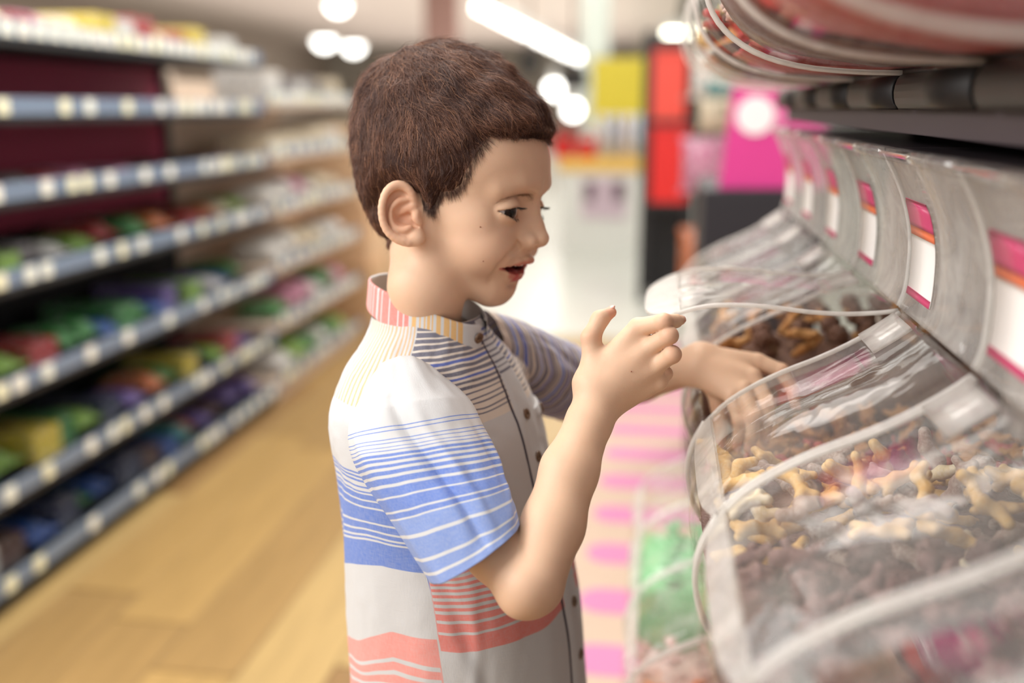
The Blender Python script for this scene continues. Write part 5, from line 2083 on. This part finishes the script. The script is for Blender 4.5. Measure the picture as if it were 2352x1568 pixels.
# the long row of lamps down the aisle
p0_ = on_z(1100, 18, 2.15); p1_ = on_z(1385, 160, 2.15)
tr_ = empty('lamp_track', ((p0_[0] + p1_[0]) / 2, (p0_[1] + p1_[1]) / 2, 2.3), 'long ceiling track carrying the row of aisle lamps', 'lamp track')
e0, e1 = p0_ + (p0_ - p1_) * 0.02, p1_
dirn = (e1 - e0) / np.linalg.norm(e1 - e0)
MB().tube([e0 + (0, 0, .16), e1 + (0, 0, .16)], 0.025, 8).build('rail', m_can, tr_)
for q in (0.0, 0.33, 0.66, 1.0):
    pp = e0 + (e1 - e0) * q
    MB().tube([pp + (0, 0, .17), (pp[0], pp[1], CZ - 0.001)], 0.008, 6).build('hanger', m_can, tr_)
iy0, iy1 = 1 / p0_[1], 1 / p1_[1]
for i in range(15):
    y = 1 / (iy0 + (iy1 - iy0) * i / 14)
    q = (y - p0_[1]) / (p1_[1] - p0_[1])
    pp = p0_ + (p1_ - p0_) * q
    hang_lamp(tuple(pp), 0.055 + 0.004 * i, 'glowing aisle lamp, %s along the lamp track' % ORD[i], 'lamps on the aisle track')
for i, ((px, py), r) in enumerate((((1272, 205), 0.10), ((1316, 252), 0.10))):
    c = on_y(px, py, 12.0)
    hang_lamp(tuple(c), r, ('white globe lamp beside the hair over the red goods', 'white globe lamp lower and farther from the hair')[i], 'globe lamps', CZ + 0.001)
# fluorescent tube on the right
x0, x1, z0, z1 = rect(1525, 62, 1655, 100, 10.0)
t = empty('tube_lamp', ((x0 + x1) / 2, 10.0, (z0 + z1) / 2), 'long glowing tube lamp under the grey beams', 'lamp')
MB().tube([(x0, 10, (z0 + z1) / 2), (x1, 10, (z0 + z1) / 2)], (z1 - z0) / 2 * 0.6, 12).build('tube', mat('tube_glow', (1, 1, 1), emit=(1, 0.98, 0.80), emit_strength=7.0), t)
MB().box((x0 - .03, 9.95, z1 - 0.02), (x1 + .03, 10.05, z1 + 0.06), 0.005).build('housing', m_can, t, smooth=False)
MB().tube([((x0 + x1) / 2, 10, z1 + 0.05), ((x0 + x1) / 2, 10, CZ + 0.5)], 0.01, 6).build('hanger', m_can, t)

# ---- the long shelf unit on the left
SX = -1.46
ZL = [float(on_x(0, y, SX)[2]) for y in (1352, 1140, 893, 640, 438, 238)]
print('levels', np.round(ZL, 3))
ZT = float(on_x(0, 54, SX)[2])
m_edge = mat('shelf_edge', lin((128, 146, 170)), rough=0.35, metal=0.1)
m_shelf = mat('shelf_metal', lin((38, 42, 46)), rough=0.5)
m_back_hi = mat('back_burgundy', lin((196, 76, 106)), rough=0.6)
m_back_lo = mat('back_dark', lin((20, 22, 26)), rough=0.7)
m_pale_sh = mat('shelf_pale', lin((226, 206, 186)), rough=0.5)
tag_mats = [mat('tag_white', lin((252, 252, 240)), rough=0.5), mat('tag_cream', lin((250, 248, 214)), rough=0.5), mat('tag_pale', lin((246, 250, 238)), rough=0.5)]
srng = random.Random(21)
tagmesh = None


def shelf_unit(y0, y1, levels, ztop, label, depth=0.40, hi=0.80, pale=False):
    global tagmesh
    m_lo, m_hi_, m_sh = (m_pale_sh, m_pale_sh, m_pale_sh) if pale else (m_back_lo, m_back_hi, m_shelf)
    t = empty('shelf_unit', (SX - depth / 2, (y0 + y1) / 2, 0), label, 'shelves')
    MB().box((SX - depth - 0.03, y0, 0), (SX - depth, y1, hi)).build('back_panel', m_lo, t, smooth=False)
    MB().box((SX - depth - 0.03, y0, hi), (SX - depth, y1, ztop + 0.06)).build('back_panel', m_hi_, t, smooth=False)
    for y in (y0 + 0.012, y1 - 0.012):
        MB().box((SX - depth - 0.03, y - 0.012, 0), (SX - depth + 0.02, y + 0.012, ztop + 0.1), 0.002).build('upright', m_sh, t, smooth=False)
    MB().box((SX - depth, y0, 0), (SX - 0.03, y1, max(levels[0] - 0.028, 0.02))).build('plinth', m_lo, t, smooth=False)
    for z in list(levels) + [ztop]:
        b2 = MB().box((SX - depth, y0 + 0.002, z - 0.045), (SX - 0.004, y1 - 0.002, z - 0.026), 0.002).build('shelf_board', m_sh, t, smooth=False)
        MB().box((SX - 0.005, y0 + 0.002, z - 0.027), (SX, y1 - 0.002, z + 0.014), 0.002).build('edge_strip', m_edge, b2, smooth=False)
        y = y0 + 0.05
        while y < y1 - 0.06:
            if tagmesh is None:
                o = MB().box((0, -0.020, -0.018), (0.003, 0.020, 0.018), 0.0006).build('price_tag', tag_mats[0], smooth=False, origin=(0, 0, 0)); tagmesh = o.data
            else:
                o = bpy.data.objects.new('price_tag', tagmesh); COL.objects.link(o)
            o.parent = b2
            o.location = np.array([SX + 0.0005, y, z - 0.0065]) - np.array(b2['_org'])
            o.material_slots[0].link = 'OBJECT'; o.material_slots[0].material = srng.choice(tag_mats)
            y += 0.062 if z == ztop else srng.choice((0.065, 0.11, 0.15, 0.19, 0.24)) if y < 2.9 else srng.choice((0.06, 0.09, 0.14))
    return t


shelf_unit(1.35, 3.62, ZL, ZT, 'long dark shelf unit with burgundy back and rows of price tags')
LB = [0.10, 0.33, 0.56, 0.78, 0.99]
shelf_unit(3.66, 4.75, LB, 1.19, 'farther shelf unit standing end to end with the long one', pale=True)

# ---- goods on the shelves
COLS = {'red': (200, 40, 44), 'blue': (40, 96, 190), 'green': (52, 150, 60), 'yellow': (232, 206, 60), 'orange': (226, 120, 48), 'white': (232, 230, 224), 'purple': (140, 110, 196),
        'pink': (226, 140, 176), 'brown': (110, 66, 48), 'teal': (60, 150, 150), 'lime': (150, 200, 60), 'grey': (130, 122, 124), 'cream': (228, 212, 180), 'navy': (28, 44, 90)}


def pack_mat(n):
    nm = 'pack_' + n
    if nm in MATS: return MATS[nm]
    m, nt, b = new_mat(nm)
    c = np.array(lin(COLS[n])) * (0.7 if n not in ('white', 'cream', 'yellow') else 0.9)
    tc = node(nt, 'ShaderNodeTexCoord')
    vo = node(nt, 'ShaderNodeTexVoronoi', inp={'Scale': 28.0})
    nt.links.new(tc.outputs['Object'], vo.inputs['Vector'])
    rp = node(nt, 'ShaderNodeValToRGB'); rp.color_ramp.interpolation = 'CONSTANT'
    sp = node(nt, 'ShaderNodeSeparateColor'); nt.links.new(vo.outputs['Color'], sp.inputs['Color'])
    nt.links.new(sp.outputs[0], rp.inputs['Fac'])
    rp.color_ramp.elements[0].color = (*c, 1); rp.color_ramp.elements[1].position = 0.62; rp.color_ramp.elements[1].color = (*(c * 0.45), 1)
    e = rp.color_ramp.elements.new(0.82); e.color = (*np.minimum(c * 0.4 + 0.5, 0.95), 1)
    nt.links.new(rp.outputs['Color'], b.inputs['Base Color'])
    b.inputs['Roughness'].default_value = 0.3
    return m


def pillow_mesh():
    """flow pack: cushion with crimped flat ends, 1 x 1 x 1 box scaled later"""
    nx, ny = 14, 9
    V, F = [], []
    for s in (1, -1):
        for i in range(nx):
            x = -0.5 + i / (nx - 1)
            for j in range(ny):
                y = -0.5 + j / (ny - 1)
                ex = max(0.0, 1 - (abs(x) / 0.42) ** 4) if abs(x) < 0.42 else 0.0
                ey = max(0.0, 1 - (abs(y) / 0.5) ** 3)
                z = 0.5 * (ex ** 0.5) * (ey ** 0.6)
                zig = 0.02 * ((i + j) % 2) if abs(x) >= 0.42 else 0
                V.append((x, y * (0.92 if abs(x) < 0.42 else 1.0), s * (z + 0.015) + zig))
    m_ = nx * ny
    for i in range(nx - 1):
        for j in range(ny - 1):
            a = i * ny + j
            F += [(a, a + ny, a + ny + 1, a + 1), (m_ + a, m_ + a + 1, m_ + a + ny + 1, m_ + a + ny)]
    for i in range(nx - 1):
        a, b2 = i * ny, i * ny + ny - 1
        F += [(a, m_ + a, m_ + a + ny, a + ny), (b2, b2 + ny, m_ + b2 + ny, m_ + b2)]
    for j in range(ny - 1):
        F += [(j, j + 1, m_ + j + 1, m_ + j), ((nx - 1) * ny + j, m_ + (nx - 1) * ny + j, m_ + (nx - 1) * ny + j + 1, (nx - 1) * ny + j + 1)]
    me = bpy.data.meshes.new('flow_pack'); me.from_pydata([(x, y, z + 0.5) for x, y, z in V], [], F)
    me.polygons.foreach_set('use_smooth', [True] * len(me.polygons)); me.materials.append(None)
    return me


def carton_mesh():
    bm = bmesh.new(); bmesh.ops.create_cube(bm, size=1.0)
    for v in bm.verts: v.co.z += 0.5
    bmesh.ops.bevel(bm, geom=bm.edges[:], offset=0.03, segments=1, affect='EDGES')
    me = bpy.data.meshes.new('carton'); bm.to_mesh(me); bm.free(); me.materials.append(None)
    return me


def tray_mesh():
    """open display tray: low front, higher back"""
    mb = MB()
    mb.box((-0.5, -0.5, 0), (0.5, 0.5, 0.08)); mb.box((-0.5, -0.5, 0), (-0.46, 0.5, 0.9)); mb.box((0.46, -0.5, 0), (0.5, 0.5, 0.45))
    mb.box((-0.5, -0.5, 0), (0.5, -0.46, 0.6)); mb.box((-0.5, 0.46, 0), (0.5, 0.5, 0.6))
    me = bpy.data.meshes.new('display_tray'); me.from_pydata(np.concatenate(mb.v).tolist(), [], mb.f); me.materials.append(None)
    return me


GM = {'flow_pack': pillow_mesh(), 'carton': carton_mesh()}
LEVEL_W = ['bottom shelf', 'second shelf up', 'third shelf up', 'fourth shelf up', 'fifth shelf up', 'sixth shelf up', 'top shelf']
PAL = [['blue', 'blue', 'navy', 'purple', 'white', 'brown', 'green', 'blue', 'orange', 'teal'],
       ['red', 'orange', 'lime', 'green', 'yellow', 'purple', 'pink', 'navy', 'red', 'white'],
       ['pink', 'white', 'blue', 'green', 'green', 'purple', 'lime', 'red', 'teal'],
       ['lime', 'red', 'orange', 'grey', 'white', 'brown', 'cream', 'green'],
       ['grey', 'brown', 'pink', 'grey', 'white', 'red', 'cream'],
       ['brown', 'grey', 'cream', 'pink'],
       ['white', 'cream', 'white', 'cream', 'red', 'yellow', 'white', 'cream', 'pink', 'white']]
for li, z in enumerate(ZL + [ZT]):
    y = 1.45; n = 0
    while y < 3.52:
        dens = 0.3 if li == 5 else (0.7 if li == 4 else 1.0)
        w_ = srng.uniform(0.075, 0.13)
        if srng.random() < dens:
            c_ = srng.choice(PAL[li])
            kind = 'carton' if (li >= 5 and srng.random() < 0.6) or srng.random() < 0.2 else 'flow_pack'
            o = bpy.data.objects.new(kind, GM[kind]); COL.objects.link(o)
            hgt = (srng.uniform(0.045, 0.085) if li < 4 else srng.uniform(0.02, 0.045)) if li < 6 else srng.uniform(0.06, 0.10)
            if kind == 'carton': hgt *= 1.05
            dep = srng.uniform(0.16, 0.26)
            o.scale = (dep, w_, hgt)
            o.location = (SX - 0.05 - dep / 2 - srng.uniform(0, 0.05), y + w_ / 2, z - 0.0235)
            o.rotation_euler = (0, 0, 0)
            o.material_slots[0].link = 'OBJECT'; o.material_slots[0].material = pack_mat(c_)
            n += 1
            tag(o, '%s %s, %s from the near end, %s of the long unit' % (c_, 'carton' if kind == 'carton' else 'packet', ORD[min(n - 1, 19)], LEVEL_W[li]), 'carton' if kind == 'carton' else 'packet', 'goods on the long shelf unit')
        y += w_ + 0.012
LEVEL_B = ['bottom shelf', 'second shelf up', 'third shelf up', 'fourth shelf up', 'fifth shelf up', 'top shelf']
for li, z in enumerate(LB + [1.19]):
    y = 3.74; n = 0
    while y < 4.6:
        w_ = srng.uniform(0.10, 0.16)
        c_ = srng.choice((['green', 'lime', 'teal', 'white'], ['green', 'white', 'pink'], ['white', 'cream', 'lime'], ['cream', 'white', 'pink'], ['white', 'cream'], ['white', 'cream', 'grey'])[li])
        kind = 'carton' if li > 3 else 'flow_pack'
        o = bpy.data.objects.new(kind, GM[kind]); COL.objects.link(o)
        hgt = srng.uniform(0.07, 0.12); dep = 0.22
        o.scale = (dep, w_, hgt)
        o.location = (SX - 0.03 - dep / 2, y + w_ / 2, z - 0.0235)
        o.material_slots[0].link = 'OBJECT'; o.material_slots[0].material = pack_mat(c_)
        n += 1
        tag(o, '%s %s, %s from the near end, %s of the farther unit' % (c_, 'carton' if kind == 'carton' else 'packet', ORD[n - 1], LEVEL_B[li]), 'carton' if kind == 'carton' else 'packet', 'goods on the farther shelf unit')
        y += w_ + 0.02


# ---- things seen blurred down the store
def crate(name, r, Y, depth, color, label, cat, rough=0.5, bev=0.01, z0=None):
    x0, x1, za, zb = r
    if z0 is not None: za = z0
    o = MB().box((x0, Y, za), (x1, Y + depth, zb), bev).build(name, mat('paint_%s_%d_%d_%d' % ((name,) + tuple(color)), lin(color), rough=rough), smooth=False)
    return tag(o, label, cat)


def carton_box(r, Y, depth, color, label, z0=None):
    """cardboard box with flaps and tape"""
    x0, x1, za, zb = r
    if z0 is not None: za = z0
    t = empty('cardboard_box', ((x0 + x1) / 2, Y + depth / 2, za), label, 'box', 'cardboard boxes past the shelves')
    cm = mat('cardboard_%d_%d_%d' % tuple(color), lin(color), rough=0.85, noise=0.08, scale=6)
    MB().box((x0, Y, za), (x1, Y + depth, zb - 0.006), 0.003).build('body', cm, t, smooth=False)
    xm = (x0 + x1) / 2
    for a, b2 in ((x0, xm - 0.002), (xm + 0.002, x1)):
        MB().box((a, Y, zb - 0.005), (b2, Y + depth, zb), 0.001).build('flap', cm, t, smooth=False)
    MB().box((xm - 0.025, Y - 0.001, zb - 0.05), (xm + 0.025, Y + depth, zb + 0.001)).build('tape', mat('tape_tan', lin((206, 172, 120)), rough=0.3), t, smooth=False)


# beige boxes and a brown cabinet past the shelves, left of the child
r_ = rect(640, 640, 760, 820, 5.3)
carton_box((-1.95, -1.46, 0.0, 0.34), 4.95, 0.45, (206, 168, 128), 'lowest cardboard box of the stack past the shelf units')
carton_box((-1.93, -1.48, 0.341, 0.66), 4.97, 0.42, (222, 184, 146), 'second cardboard box of the stack past the shelf units', 0.341)
carton_box((-1.95, -1.50, 0.661, 0.98), 4.96, 0.44, (228, 196, 160), 'third cardboard box of the stack past the shelf units', 0.661)
r = rect(770, 285, 850, 700, 6.6)
t = empty('cabinet', ((r[0] + r[1]) / 2, 6.8, 0), 'tall beige cabinet with a brown door behind the neck', 'cabinet')
xl, xr, zt = r[0] - 0.05, r[1] + 0.25, r[3]
MB().box((xl, 6.6, 0), (xr, 7.0, zt), 0.004).build('body', mat('cabinet_beige', lin((226, 200, 168)), rough=0.6), t, smooth=False)
rr = rect(800, 300, 850, 520, 6.59)
d_ = MB().box((rr[0], 6.58, rr[2]), (rr[1], 6.6, rr[3]), 0.002).build('door', mat('cabinet_brown', lin((150, 110, 72)), rough=0.5), t, smooth=False)
MB().tube([(rr[0] + 0.02, 6.575, (rr[2] + rr[3]) / 2 - 0.05), (rr[0] + 0.02, 6.575, (rr[2] + rr[3]) / 2 + 0.05)], 0.006, 8).build('handle', m_can, d_)
# white round lamp-like ball on the low shelf end
c = on_y(700, 680, 4.9)
v, f, uv = uv_ball(np.array([-1.36, 4.7, 0.0 + 0.45]), 0.0001, np.array([0, 0, 1.0]), 4)

# magenta display stand with a white round mark, black base
Yd = 2.9
a_, b_ = on_y(1702, 95, Yd), on_y(1652, 432, Yd)
c_, d2_ = on_y(1900, 432, Yd), on_y(1900, 95, Yd)
t = empty('display_stand', ((b_[0] + c_[0]) / 2, Yd, 0), 'magenta display stand with a round white mark on a black base', 'display')
P4 = np.array([(b_[0], b_[2]), (c_[0], c_[2]), (d2_[0], d2_[2]), (a_[0], a_[2])])
V = np.concatenate([np.stack([P4[:, 0], np.full(4, Yd), P4[:, 1]], 1), np.stack([P4[:, 0], np.full(4, Yd + 0.05), P4[:, 1]], 1)])
mesh_obj('board', V, [(0, 1, 2, 3), (7, 6, 5, 4), (0, 4, 5, 1), (1, 5, 6, 2), (2, 6, 7, 3), (3, 7, 4, 0)], mat('board_magenta', lin((212, 62, 142)), rough=0.45), t, smooth=False)
lc = on_y(1735, 265, Yd)
rad_ = on_y(1780, 265, Yd)[0] - lc[0]
a = np.arange(32) / 32 * 2 * math.pi
V = [(lc[0] + rad_ * math.cos(x), Yd - 0.004, lc[2] + rad_ * math.sin(x)) for x in a] + [(lc[0] + rad_ * math.cos(x), Yd + 0.001, lc[2] + rad_ * math.sin(x)) for x in a]
mesh_obj('round_mark', V, [tuple(range(32))] + [(i, 32 + i, 32 + (i + 1) % 32, (i + 1) % 32) for i in range(32)], mat('mark_white', lin((246, 238, 240)), rough=0.4), t, smooth=False)
for q in range(3):
    x0, x1, z0, z1 = rect(1786 + q * 12, 236 + 22 * (q % 2), 1794 + q * 12, 292 - 6 * q, Yd - 0.002)
    MB().box((x0, Yd - 0.004, z0), (x1, Yd, z1), 0.001).build('lettering', mat('mark_pink', lin((236, 168, 204)), rough=0.4), t, smooth=False)
x0, x1, z0, z1 = rect(1604, 436, 1900, 640, Yd)
MB().box((x0, Yd - 0.02, 0.0), (x1, Yd + 0.5, z1), 0.006).build('base', mat('stand_black', lin((36, 34, 40)), rough=0.5), t, smooth=False)

# rack with red crates
t = empty('crate_rack', (0, 6.0, 0), 'black upright rack holding two red crates', 'rack')
x0, x1, z0, z1 = rect(1470, 70, 1612, 470, 6.0)
t.location = ((x0 + x1) / 2, 6.15, 0)
for x in (x0, x1 - 0.05):
    for y in (5.98, 6.38):
        MB().box((x, y, 0), (x + 0.05, y + 0.04, z1), 0.003).build('post', m_black, t, smooth=False)
for py in (276, 466, 100):
    zz = on_y(1500, py, 6.0)[2]
    MB().box((x0, 5.98, zz - 0.035), (x1, 6.42, zz), 0.003).build('shelf_board', m_black, t, smooth=False)
MB().box((x0, 6.42, 0), (x1, 6.44, z1)).build('back_panel', m_black, t, smooth=False)


def open_crate(r, Y, depth, color, label):
    x0, x1, za, zb = r
    t = empty('crate', ((x0 + x1) / 2, Y + depth / 2, za), label, 'crate', 'red crates on the black rack')
    cm = mat('crate_red_%d' % color[1], lin(color), rough=0.35)
    th = 0.015
    MB().box((x0, Y, za), (x1, Y + th, zb), 0.003).build('front', cm, t, smooth=False)
    MB().box((x0, Y + depth - th, za), (x1, Y + depth, zb), 0.003).build('back', cm, t, smooth=False)
    for x in (x0, x1 - th):
        MB().box((x, Y + th, za), (x + th, Y + depth - th, zb), 0.003).build('side', cm, t, smooth=False)
    MB().box((x0 + th, Y + th, za), (x1 - th, Y + depth - th, za + th)).build('floor_plate', cm, t, smooth=False)
    MB().box((x0 - .008, Y - .008, zb - .03), (x1 + .008, Y, zb), 0.002).build('rim', cm, t, smooth=False)


open_crate(rect(1490, 112, 1580, 275, 5.99), 5.99, 0.4, (236, 84, 70), 'lighter red crate on the upper shelf of the black rack')
open_crate(rect(1492, 290, 1592, 465, 5.99), 5.99, 0.4, (226, 44, 42), 'deep red crate on the lower shelf of the black rack')

# yellow hanging sign
x0, x1, z0, z1 = rect(1358, 132, 1480, 280, 9.0)
t = empty('hanging_sign', ((x0 + x1) / 2, 9.0, z0), 'big yellow sign box hanging over the aisle', 'sign')
MB().box((x0, 9.0, z0), (x1, 9.25, z1), 0.01).build('box', mat('sign_yellow', lin((232, 214, 60)), rough=0.45), t, smooth=False)
for x in (x0 + 0.05, x1 - 0.05):
    MB().tube([(x, 9.12, z1 - 0.01), (x, 9.12, CZ + (0.5 if x > 0.3 else 0))], 0.006, 6).build('wire', m_can, t)

# table with a yellow cloth, posters, red baskets
x0, x1, z0, z1 = rect(1280, 366, 1490, 520, 8.0)
t = empty('sales_table', ((x0 + x1) / 2, 8.3, 0), 'sales table with a yellow top and pale front panel', 'table')
MB().box((x0, 8.0, z1 - 0.10), (x1, 8.7, z1), 0.01).build('top', mat('table_yellow', lin((236, 190, 90)), rough=0.5), t, smooth=False)
MB().box((x0 + 0.02, 8.02, 0.0), (x1 - 0.02, 8.68, z1 - 0.10)).build('front_panel', mat('table_white', lin((226, 226, 220)), rough=0.5), t, smooth=False)
rr = rect(1335, 412, 1440, 500, 8.0)
po = MB().box((rr[0], 8.005, rr[2]), (rr[1], 8.02, rr[3]), 0.002).build('poster', mat('poster_pale', lin((206, 184, 196)), rough=0.5), t, smooth=False)
for q, (xa, xb) in enumerate(((1342, 1368), (1405, 1436))):
    r2 = rect(xa, 418, xb, 462, 8.0)
    MB().box((r2[0], 8.001, r2[2]), (r2[1], 8.006, r2[3])).build('picture', mat('poster_dark', lin((110, 90, 100)), rough=0.5), po, smooth=False)


def basket(r, Y, label, color=(212, 36, 40)):
    x0, x1, za, zb = r
    t = empty('basket', ((x0 + x1) / 2, Y + 0.2, za), label, 'basket', 'red goods on the sales table')
    cm = mat('basket_red', lin(color), rough=0.4)
    xm, ym = (x0 + x1) / 2, Y + 0.2
    V = []
    for q, z in ((0.82, za), (1.0, zb), (0.95, zb), (0.78, za + 0.02)):
        for sx_, sy_ in ((-1, -1), (1, -1), (1, 1), (-1, 1)):
            V.append((xm + sx_ * (x1 - x0) / 2 * q, ym + sy_ * 0.18 * q, z))
    F = [(j * 4 + i, j * 4 + (i + 1) % 4, (j + 1) * 4 + (i + 1) % 4, (j + 1) * 4 + i) for j in range(3) for i in range(4)] + [(12, 13, 14, 15), (3, 2, 1, 0)]
    mesh_obj('body', V, F, cm, t, smooth=False)
    h_ = [(xm + (x1 - x0) / 2 * 0.9 * math.cos(a), ym, zb + (zb - za) * 0.5 * math.sin(a)) for a in np.linspace(0, math.pi, 12)]
    MB().tube(h_, 0.012, 6).build('handle', cm, t)


zt8 = z1
xs = [on_y(px, 330, 8.1)[0] for px in (1268, 1318, 1322, 1368)]
basket((xs[0], xs[1] - 0.01, zt8 + 0.001, zt8 + 0.16), 8.1, 'red basket on the sales table, closer to the face')
basket((xs[2], xs[3], zt8 + 0.001, zt8 + 0.14), 8.1, 'red basket on the sales table, beside the white goods')
for q, (px, cn, lb) in enumerate(((1385, (226, 226, 230), 'white bottle on the sales table next to the red baskets'), (1412, (190, 196, 214), 'bluish bottle in the middle of the sales table'), (1440, (230, 222, 226), 'pale bottle near the far end of the sales table'), (1466, (196, 208, 224), 'pale blue bottle at the end of the sales table'))):
    p = on_y(px, 366, 8.25)
    prof = [(0.0, 0), (0.038, 0), (0.038, 0.2), (0.036, 0.27), (0.035, 0.29), (0.035, 0.34), (0.0, 0.34)]
    V = [(p[0] + r * math.cos(a), 8.25 + r * math.sin(a), zt8 + 0.001 + h_) for r, h_ in prof for a in np.arange(12) / 12 * 6.283]
    F = [(j * 12 + i, j * 12 + (i + 1) % 12, (j + 1) * 12 + (i + 1) % 12, (j + 1) * 12 + i) for j in range(len(prof) - 1) for i in range(12)]
    tag(mesh_obj('bottle', V, F, mat('bottle_%d' % q, lin(cn), rough=0.3)), lb, 'bottle', 'bottles on the sales table')

# bags hanging on a peg stand before the magenta display
t = empty('peg_stand', (0, 4.3, 0), 'grey peg stand with hanging bags left of the magenta display', 'stand')
pc = on_y(1640, 300, 4.3)
t.location = (pc[0], 4.3, 0)
MB().tube([(pc[0], 4.35, 0.0), (pc[0], 4.35, 1.75)], 0.02, 10).build('pole', mat('stand_grey', lin((150, 146, 140)), rough=0.4), t)
MB().box((pc[0] - 0.2, 4.2, 0), (pc[0] + 0.2, 4.5, 0.03), 0.005).build('base', MATS['stand_grey'], t, smooth=False)
for py in (120, 225, 318, 440):
    p = on_y(1630, py, 4.32)
    MB().tube([(pc[0] - 0.14, 4.33, p[2]), (pc[0] + 0.1, 4.33, p[2])], 0.006, 6).build('peg', MATS['stand_grey'], t)


def bag(r, Y, cname, label):
    x0, x1, za, zb = r
    o = bpy.data.objects.new('bag', GM['flow_pack']); COL.objects.link(o)
    # upright cushion
    o.scale = (zb - za, x1 - x0, 0.07)
    o.rotation_euler = (0, -math.pi / 2, math.pi / 2)
    o.location = ((x0 + x1) / 2, Y, (za + zb) / 2)
    o.material_slots[0].link = 'OBJECT'; o.material_slots[0].material = pack_mat(cname)
    tag(o, label, 'bag', 'bags on the peg stand')


bag(rect(1585, 122, 1660, 226, 4.30), 4.30, 'white', 'white bag at the top of the peg stand')
bag(rect(1600, 224, 1690, 300, 4.30), 4.30, 'cream', 'cream bag second from the top of the peg stand')
bag(rect(1560, 316, 1670, 440, 4.30), 4.30, 'pink', 'pink bag in the middle of the peg stand')
bag(rect(1556, 520, 1640, 640, 4.30), 4.30, 'orange', 'orange bag low on the peg stand')
bag(rect(1618, 180, 1690, 224, 4.20), 4.20, 'teal', 'small teal bag on the upper peg')

# pillar and dark speakers
x0, x1, z0, z1 = rect(1335, 30, 1398, 200, 14.0)
crate('pillar', (x0, x1, 0, CZ), 14.0, 0.4, (206, 214, 206), 'pale square pillar behind the yellow sign', 'pillar', z0=0.0)
for (a0, b0, a1, b1), lb in (((1196, 112, 1230, 168), 'black speaker box under the aisle lamps close to the hair'), ((1288, 158, 1345, 202), 'black speaker box under the far aisle lamps')):
    x0, x1, z0, z1 = rect(a0, b0, a1, b1, 11.0)
    t = empty('speaker', ((x0 + x1) / 2, 11.1, z0), lb, 'speaker', 'black speakers')
    MB().box((x0, 11.0, z0), (x1, 11.25, z1), 0.01).build('cabinet', m_black, t, smooth=False)
    MB().box((x0 + .02, 10.99, z0 + .02), (x1 - .02, 11.0, z1 - .02)).build('grille', mat('grille_dark', lin((50, 46, 46)), rough=0.8), t, smooth=False)
    MB().tube([((x0 + x1) / 2, 11.12, z1 - 0.005), ((x0 + x1) / 2, 11.12, CZ)], 0.012, 6).build('bracket', m_black, t)
# pinkish header beam behind the hair
x0, x1, z0, z1 = rect(975, 20, 1050, 100, 13.0)
t = crate('hanging_sign', (x0, x1, z0, CZ), 13.0, 0.15, (170, 132, 122), 'brownish sign hanging above the hair', 'sign')
clean_props()
